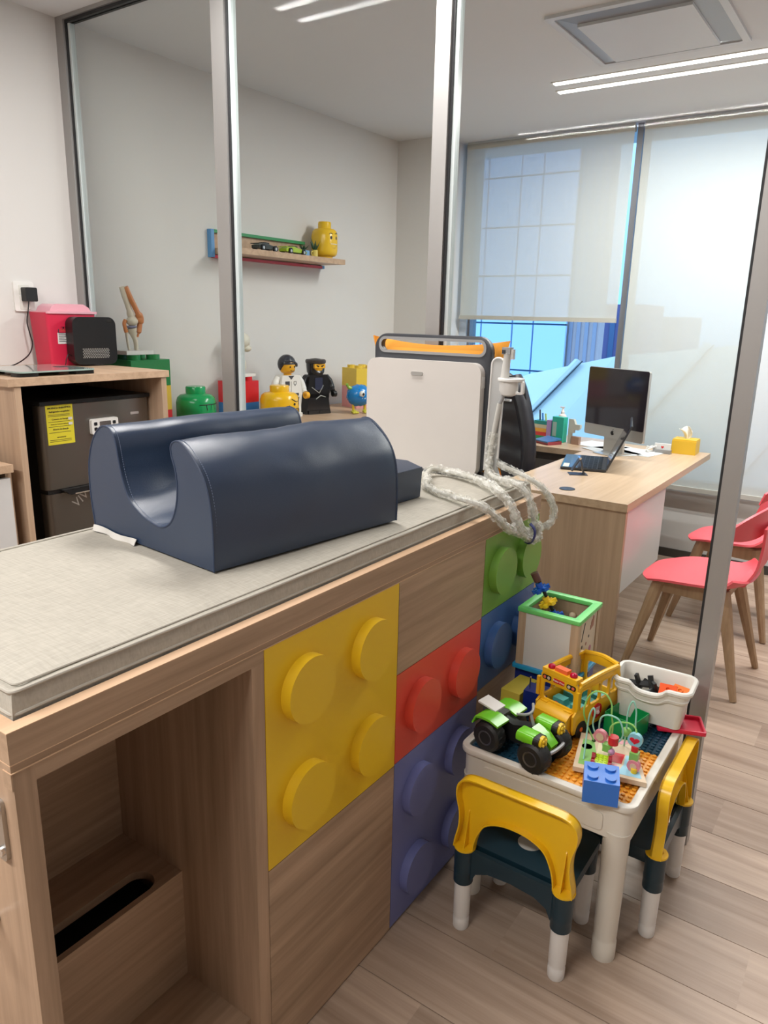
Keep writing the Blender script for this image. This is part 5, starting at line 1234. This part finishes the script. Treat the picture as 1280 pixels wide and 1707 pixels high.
wires = [
 (WG, [(-.500, 1.705, .456), (-.517, 1.66, .544), (-.515, 1.66, .585), (-.503, 1.66, .610), (-.487, 1.66, .620), (-.467, 1.66, .617), (-.453, 1.66, .597), (-.450, 1.66, .567), (-.447, 1.67, .530), (-.448, 1.675, .457)]),
 (WM, [(-.492, 1.61, .456), (-.503, 1.65, .507), (-.501, 1.65, .554), (-.493, 1.65, .577), (-.488, 1.65, .565), (-.492, 1.655, .533), (-.485, 1.66, .507), (-.465, 1.66, .491), (-.435, 1.655, .498), (-.418, 1.65, .520), (-.416, 1.645, .548), (-.429, 1.645, .571), (-.454, 1.645, .574), (-.472, 1.65, .558), (-.478, 1.665, .52), (-.472, 1.68, .48), (-.470, 1.69, .457)]),
 (WM, [(-.395, 1.735, .456), (-.400, 1.70, .532), (-.403, 1.70, .576), (-.412, 1.70, .600), (-.420, 1.70, .585), (-.423, 1.70, .552), (-.424, 1.71, .521), (-.430, 1.73, .457)]),
 (WG, [(-.440, 1.64, .457), (-.447, 1.65, .52), (-.446, 1.65, .542), (-.436, 1.65, .556), (-.423, 1.65, .563), (-.404, 1.655, .564), (-.390, 1.655, .557), (-.384, 1.65, .542), (-.380, 1.64, .500), (-.374, 1.625, .457)])]
for mt_, P_ in wires: MB(o).tube(crom(P_, 8), .0021, 8).build('bent_wire', mt_, bm_)
for (x_, y_) in ((-.500, 1.705), (-.395, 1.735)): MB(o).cyl((x_, y_, .456), .005, .003, n=14).build('wire_socket', BLACK, bm_)
def bead(kind, p_, r_, mt_, **k):
    q = MB(o)
    if kind == 'disc': q.cyl((p_[0], p_[1] - .006, p_[2]), r_, .012, 'Y', 22, b=.002)
    elif kind == 'cube': q.box(p_[0] - r_, p_[1] - r_, p_[2] - r_, p_[0] + r_, p_[1] + r_, p_[2] + r_, .002)
    elif kind == 'cyl': q.cyl((p_[0], p_[1], p_[2] - r_ * .8), r_, r_ * 1.6, n=20, b=.002)
    else: q.ball(p_, r_, 16)
    return q.build('bead', mt_, bm_)
PKB = M('bead_pink', (.72, .25, .30), .35)
d_ = bead('disc', (-.471, 1.66, .504), .0165, PKB); MB(o).cyl((-.471, 1.652, .504), .010, .0015, 'Y', 16).build('bead_face', M('bead_cream', (.7, .5, .35), .5), d_)
bead('cyl', (-.437, 1.652, .508), .0125, PR); bead('cube', (-.449, 1.65, .486), .0095, M('bead_green', (.22, .5, .12), .35)); bead('ball', (-.437, 1.645, .480), .0085, M('bead_lilac', (.55, .30, .50), .35))
bead('ball', (-.424, 1.715, .505), .0125, M('bead_green', (0, 0, 0)))
hb = bead('disc', (-.385, 1.648, .531), .0175, M('bead_sky', (.25, .55, .62), .35)); MB(o).prism([(-.385 + .010 * math.sin(t_) ** 3 * 1.2, .531 + .0085 * (13 * math.cos(t_) - 5 * math.cos(2 * t_) - 2 * math.cos(3 * t_) - math.cos(4 * t_)) / 15) for t_ in [k * 2 * PI / 20 for k in range(20)]], 'Y', 1.6405, 1.6422).build('heart', PR, hb, smooth=False)
bead('cyl', (-.383, 1.645, .5095), .0085, PR); bead('cube', (-.381, 1.641, .4925), .010, M('bead_green', (0, 0, 0)))
d_ = bead('disc', (-.378, 1.634, .4705), .0155, PKB); MB(o).cyl((-.378, 1.6265, .4705), .008, .0015, 'Y', 16).build('bead_face', MC['bead_cream'], d_)
bead('cyl', (-.375, 1.628, .4610), .0075, PY)
# lime toy car on the board
lc_ = thing('brick_car', 'tiny lime studded brick car with dark red wheels standing on the bead maze board', 'toy vehicle', (-.448, 1.607, .4566), R(14))
MB().box(-.016, -.028, .006, .016, .028, .014, .001).build('car_body', M('bright_lime', (.50, .70, .03), .3), lc_)
for i in range(4):
    for j in range(7): 
        if i in (0, 3) or j in (0, 6): pass
q = MB()
for i in range(3):
    for j in range(6): q.cyl((-.010 + i * .010, -.0225 + j * .009, .014), .0032, .002, n=10)
s_ = q.build('studs', MC['bright_lime'], lc_); s_['kind'] = 'stuff'
for sx_ in (-1, 1):
    for yy in (-.016, .014): MB().cyl((sx_ * .0195 - .0045, yy, .0112), .0110, .009, 'X', 16, b=.0015).build('wheel', M('dark_red', (.30, .01, .02), .35), lc_)

# --- bricks and boxes on the table
bigbrick('toy_brick', 'blue four-stud toy brick at the front right corner of the play table', M('brick_blue', (.03, .16, .58), .35), -.418, 1.514, .4435, .078, .078, .056, 2, 2, R(19), sr=.31, sh=.005)
bigbrick('storage_brick', 'pale yellow storage brick at the back left of the play table by the bench', M('pale_yellow', (.72, .60, .08), .35), -.752, 1.80, ZT, .058, .11, .058, 1, 2, R(-4), sr=.01, sh=.0005)
dbx = thing('toy_radio', 'dark blue toy radio with a short chrome aerial behind the quad bike', 'toy', (-.690, 1.775, ZT), R(4))
MB().box(-.030, -.026, 0, .034, .030, .074, .005).build('radio_body', PNB, dbx)
MB().tube([(-.018, -.010, .070), (-.018, -.010, .108)], .0022, 8).build('aerial', CHROME, dbx); MB().ball((-.018, -.010, .109), .0032, 10).build('aerial_tip', CHROME, dbx)
gb_ = thing('green_box', 'open green plastic box on the play table in front of the white bin', 'box', (-.458, 1.835, ZT), R(-12))
q = MB(); q.holed(rrect(-.043, -.043, .043, .043, .004, 3), [rrect(-.0405, -.0405, .0405, .0405, .003, 3)], 'Z', .001, .054); q.build('box_wall', PG, gb_)
MB().box(-.042, -.042, 0, .042, .042, .003).build('box_floor', PG, gb_)
rtr = thing('red_tray', 'shallow red plastic tray under the white bin at the right edge of the play table', 'tray', (-.345, 1.940, .4432), R(22))
MB().holed(rrect(-.062, -.045, .062, .045, .006, 3), [rrect(-.056, -.039, .056, .039, .004, 3)], 'Z', .001, .012, .001).build('tray_rim', M('tray_red', (.70, .02, .06), .3), rtr)
MB().box(-.060, -.043, 0, .060, .043, .003).build('tray_floor', MC['tray_red'], rtr)
# white bin with a wavy front
wb = thing('white_bin', 'white plastic bin with a wavy front rim on the back right of the play table', 'bin', (-.418, 1.925, .4565), R(3))
q = MB()
def dip(x, y):
    if y > -.02: return 0
    t_ = (x + .005) / .045
    return -.020 * max(0, 1 - abs(t_) ** 3.0) ** .7 if abs(t_) < 1 else 0
def ringpts(hx, hy, r_, z_, dp=0):
    pts = []
    base = rrect(-hx, -hy, hx, hy, r_, 6)
    L = len(base)
    for i in range(L):
        a_, c_ = Vector(base[i]), Vector(base[(i + 1) % L]); k_ = max(1, int((c_ - a_).length / .008))
        for j in range(k_):
            p_ = a_.lerp(c_, j / k_); pts.append((p_.x, p_.y, z_ + dp * dip(p_.x, p_.y)))
    return pts
def hoop(hx, hy, r_, z_, dp):
    N = 120; P_ = ringpts(hx, hy, r_, z_, dp); cum = [0]
    for i in range(len(P_)): cum.append(cum[-1] + (Vector(P_[(i + 1) % len(P_)]) - Vector(P_[i])).length)
    out = []; 
    for k in range(N):
        s_ = cum[-1] * k / N; i = max(j for j in range(len(P_)) if cum[j] <= s_); f_ = (s_ - cum[i]) / max(1e-9, cum[i + 1] - cum[i])
        out.append(q._v(Vector(P_[i]).lerp(Vector(P_[(i + 1) % len(P_)]), f_)))
    return out
levels = [(.082, .046, .016, .001, 0), (.088, .052, .02, .070, 0), (.088, .052, .02, .076, .5), (.094, .058, .024, .079, .8), (.096, .060, .024, .086, 1), (.094, .058, .024, .088, 1), (.096, .060, .026, .100, 1), (.104, .066, .030, .105, 1), (.105, .067, .030, .112, 1), (.102, .064, .028, .116, 1), (.094, .056, .022, .116, 1), (.091, .053, .020, .111, 1), (.082, .046, .018, .010, 0), (.078, .042, .016, .006, 0)]
H = [hoop(*l_) for l_ in levels]
for a_, c_ in zip(H, H[1:]):
    for i in range(len(a_)): q._face([a_[i], a_[(i + 1) % len(a_)], c_[(i + 1) % len(c_)], c_[i]])
q._face(H[0][::-1]); q._face(H[-1]); q.build('bin_shell', M('bin_white', (.74, .72, .66), .35), wb)
for i, (x_, y_, r_, tl) in enumerate(((-.045, .010, 20, 25), (-.012, .018, -35, 50), (.005, -.008, 60, 15))):
    t = thing('black_toy_part', 'black angled plastic toy piece in the white bin', 'toy part', (-.418 + x_, 1.925 + y_, .522), R(r_)); t['group'] = 'black pieces in the white bin'
    t['label'] = ['flat black plastic toy piece lying at the left end inside the white bin', 'black T-shaped plastic toy piece standing up in the white bin', 'black bent plastic toy piece in the middle of the white bin'][i]
    MB().at((0, 0, .012), rx=R(tl)).box(-.030, -.008, -.004, .030, .008, .004, .002).build('bar', BLACK, t)
    MB().at((0, 0, .018), rx=R(tl), ry=R(70)).box(-.022, -.007, -.004, .022, .007, .004, .002).build('cross_bar', BLACK, t)
for i, (x_, y_, r_) in enumerate(((.036, .0, 8), (.066, .012, -12))):
    t = thing('orange_brick', ['orange hollow-backed brick tilted inside the white bin', 'pale orange flat brick at the right end inside the white bin'][i], 'toy brick', (-.418 + x_, 1.925 + y_, .530), R(r_))
    q = MB().at((0, 0, .008), rx=R(28)); q.box(-.022, -.018, 0, .022, .018, .010, .001); q.build('brick_body', M('brick_orange%d' % i, (.80, .10 + .08 * i, .02), .3), t)
    q = MB().at((0, 0, .008), rx=R(28)); q.holed(circ(0, 0, .008, 18), [circ(0, 0, .005, 14)], 'Z', .010, .014); q.build('tube_socket', MC['brick_orange%d' % i], t)

# --- wooden activity cube on a dark blue box
bx2 = thing('storage_box', 'dark blue storage box on the play table carrying the wooden activity cube', 'box', (-.708, 1.925, ZT), 0)
MB().box(-.092, -.055, 0, .088, .105, .078, .004).build('box_body', PNB, bx2)
for k in range(3): MB().box(.0885, -.04 + k * .045, .01, .0915, -.01 + k * .045, .068, .002).build('side_rib', PNB, bx2)
ac = thing('activity_cube', 'wooden activity cube with a green top frame and a white board front', 'toy', (-.706, 1.945, .5155), 0); ac.scale = (.93, .93, .93)
o = (0, 0, 0)
MB().holed(rrect(-.100, -.100, .100, .100, .004, 3), [rrect(-.076, -.076, .076, .076, .006, 3)], 'Z', .188, .202, .002).build('top_frame', M('frame_mint', (.16, .62, .16), .35), ac)
MB().holed(rrect(-.104, -.104, .104, .104, .004, 3), [rrect(-.08, -.08, .08, .08, .006, 3)], 'Z', 0, .014, .002).build('bottom_frame', M('frame_sky', (.02, .33, .62), .35), ac)
for sx_ in (-1, 1):
    for sy_ in (-1, 1): MB().box(sx_ * .084 - .012, sy_ * .084 - .012, .014, sx_ * .084 + .012, sy_ * .084 + .012, .188, .002).build('corner_post', wood('cube_wood', (.40, .28, .18), (.56, .41, .27), 'Z', .5), ac)
MB().box(-.072, -.094, .014, .072, -.089, .188).build('white_board', M('board_white', (.68, .67, .63), .25), ac)
MB().box(-.072, .088, .014, .072, .093, .188).build('rear_board', MC['cube_wood'], ac)
MB().box(-.094, -.072, .014, -.089, .072, .188).build('left_board', MC['cube_wood'], ac)
rb_ = MB().box(.088, -.072, .014, .093, .072, .188).build('right_board', M('board_cream', (.60, .50, .38), .5), ac)
for (y_, z_, r_, mt_) in ((.035, .155, .013, M('print_brown', (.35, .15, .10), .5)), (.03, .07, .011, M('print_mauve', (.4, .12, .2), .5)), (-.03, .075, .010, M('print_gold', (.6, .5, .1), .5)), (-.045, .10, .006, BLACK), (-.01, .10, .006, MC['print_brown']), (-.025, .045, .009, M('print_gold', (0, 0, 0))), (.03, .035, .008, PNB), (.01, .118, .005, BLACK)):
    MB().cyl((.0925, y_, z_), r_, .001, 'X', 14).build('printed_shape', mt_, rb_, smooth=False)
MB().prism([(-.055, .12), (-.05, .12), (-.03, .175), (-.036, .175)], 'X', .0925, .0938).build('slot', BLACK, rb_, smooth=False)
MB().prism([(.018, .135), (.045, .142), (.05, .172), (.038, .178), (.03, .152), (.018, .150)], 'X', .0925, .0938).build('printed_shape', MC['print_brown'], rb_, smooth=False)
MB().ball((.012, .082, .14), .012, 14).build('wooden_knob', MAPLE, ac)
MB().cyl((-.088, -.02, .11), .014, .006, 'X', 18).build('blue_cog', PNB, ac)
gt = thing('gear_stick', 'stick of blue and yellow star-shaped gears poking out of the activity cube', 'toy', (-.746, 1.905, .650), R(20)); gt.scale = (1.25, 1.25, 1.25)
for k, (dx_, dz_, mt_) in enumerate(((.030, .018, M('gear_blue', (.01, .09, .45), .25)), (.012, .050, PY), (-.006, .082, M('gear_blue', (0, 0, 0))))):
    q = MB().at((dx_, 0, dz_), ry=R(-28))
    pts = []
    for a_ in range(36):
        r_ = .0125 + .009 * (1 if math.sin(a_ * 2 * PI / 36 * 6) > -.1 else -.35); pts.append((r_ * math.cos(a_ * 2 * PI / 36), r_ * math.sin(a_ * 2 * PI / 36)))
    q.prism(pts, 'Z', -.004, .004, .001); q.cyl((0, 0, .004), .008, .012, n=14); q.build('gear', mt_, gt)
MB().tube([(.042, 0, 0), (-.014, 0, .105)], .0045, 8).build('stick', BLACK, gt)
MB().at((-.014, 0, .100), ry=R(-28)).cyl((0, 0, 0), .009, .022, n=12, b=.002).build('brown_tip', M('tip_brown', (.10, .04, .03), .4), gt)

# ================================================================ outside the window
FCM = M('facade_panel', (0.60, 0.72, 0.97), .35, spec=.8, var=.06, vscale=.3)
fa = thing('office_block', 'pale blue curtain-walled building outside the left window with a grid of panels', 'building', (-16, 25, -30))
MB((-16, 25, -30)).box(-30, 25.12, -30, -9.9, 25.8, 30).build('building_core', M('facade_seam', (.10, .16, .22), .7), fa, smooth=False)
MB((-16, 25, -30)).box(-9.88, 25.3, -30, -8.7, 25.8, 30).build('side_wing', M('wing_mauve', (.58, .42, .40), .7), fa, smooth=False)
for k in range(4): MB((-16, 25, -30)).box(-9.75 + k * .28, 25.24, -30, -9.62 + k * .28, 25.31, 30).build('wing_window_band', M('wing_band', (.36, .32, .38), .5), fa, smooth=False)
pnm = None
xs = [-30 + 1.02 * k for k in range(20)]
for ix in range(7, 19):
    for iz in range(14):
        x_ = -22.2 + (ix - 7) * 1.02 + (.22 if ix % 2 else 0) * 1; w_ = 1.24 if ix % 2 == 0 else .80
        z_ = -9.2 + iz * 1.62
        if pnm is None or True:
            key = (ix % 2)
            if not isinstance(pnm, dict): pnm = {}
            if key not in pnm:
                ob_ = MB().box(-w_ / 2 + .03, -.06, -.78, w_ / 2 - .03, .06, .78).build('facade_panel', FCM, fa, smooth=False); pnm[key] = ob_.data
            else:
                ob_ = bpy.data.objects.new('facade_panel', pnm[key]); COL.objects.link(ob_); ob_.parent = fa
        ob_.location = (x_ + w_ / 2 + 16, .06, z_ + 30)
# purple tower and neighbours, in haze
def tower(lb_, x, y, w, d, z1, mt_, nwin):
    t = thing('tower', lb_, 'building', (x, y, -60)); MB().box(-w / 2, 0, 0, w / 2, d, z1 + 60).build('tower_wall', mt_, t, smooth=False)
    for i in range(nwin):
        xx = -w / 2 + w * (i + .5) / nwin
        MB().box(xx - .25, -.1, 20, xx + .25, .0, z1 + 59).build('window_band', M('band_glass', (.10, .16, .30), .3), t, smooth=False)
    return t
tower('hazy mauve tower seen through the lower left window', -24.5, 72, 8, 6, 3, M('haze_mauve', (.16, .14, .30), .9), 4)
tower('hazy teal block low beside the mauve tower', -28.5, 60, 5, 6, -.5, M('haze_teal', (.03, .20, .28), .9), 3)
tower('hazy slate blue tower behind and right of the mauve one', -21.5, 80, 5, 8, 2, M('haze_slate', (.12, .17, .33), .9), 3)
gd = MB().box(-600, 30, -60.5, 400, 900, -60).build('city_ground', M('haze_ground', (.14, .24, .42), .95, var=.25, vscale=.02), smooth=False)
gd['kind'] = 'structure'
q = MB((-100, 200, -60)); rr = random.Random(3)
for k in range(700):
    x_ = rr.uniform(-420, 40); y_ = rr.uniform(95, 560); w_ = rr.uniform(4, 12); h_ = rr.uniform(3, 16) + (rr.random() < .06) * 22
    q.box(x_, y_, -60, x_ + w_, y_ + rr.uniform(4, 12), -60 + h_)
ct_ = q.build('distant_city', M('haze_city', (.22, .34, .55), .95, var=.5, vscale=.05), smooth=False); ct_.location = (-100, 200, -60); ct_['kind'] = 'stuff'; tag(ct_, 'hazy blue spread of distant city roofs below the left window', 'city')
# sloping white roof skirt right outside the glass
rf = thing('white_roof', 'sloping white ribbed roof just outside the windows', 'roof', (-1.5, 6.2, 0)); o = rf.location.copy()
RW = M('roof_white', (.80, .86, .90), .5, var=.02)
q = MB(o); tp_ = [(-4.6, 7.1, .30), (-3.09, 7.0, .965), (-2.234, 7.0, 1.18), (-1.15, 7.0, 1.33), (.5, 7.1, 1.42), (3.5, 7.2, 1.45)]
bt_ = [(x_, 5.25, -.6) for x_, _, _ in tp_]
V_ = [q._v(p_) for p_ in tp_]; U_ = [q._v(p_) for p_ in bt_]; Wk = [q._v((p_[0], p_[1] + .25, p_[2] - 1.8)) for p_ in tp_]
for i in range(len(tp_) - 1): q._face([U_[i], U_[i + 1], V_[i + 1], V_[i]]); q._face([V_[i], V_[i + 1], Wk[i + 1], Wk[i]])
q.build('roof_slope', RW, rf, smooth=False)
def onroof(x_, t_):
    for i in range(len(tp_) - 1):
        if tp_[i][0] <= x_ <= tp_[i + 1][0]:
            f_ = (x_ - tp_[i][0]) / (tp_[i + 1][0] - tp_[i][0]); top = Vector(tp_[i]).lerp(Vector(tp_[i + 1]), f_); b_ = Vector(bt_[i]).lerp(Vector(bt_[i + 1]), f_)
            return b_.lerp(top, t_)
    return Vector((x_, 6, 0))
for xt in (-3.7, -2.583, -1.434, -.35, .9):
    P_ = [onroof(xt - 1.15 * (1 - t_), t_) + Vector((0, -.02, .03)) for t_ in (0, .25, .5, .75, 1)]
    MB(o).tube(P_, .045, 6, flat=.6).build('roof_rib', RW, rf)
    MB(o).tube([p_ + Vector((.055, -.02, .0)) for p_ in P_], .006, 5).build('rib_shadow_gap', M('gap_dark', (.05, .06, .08), .8), rf)
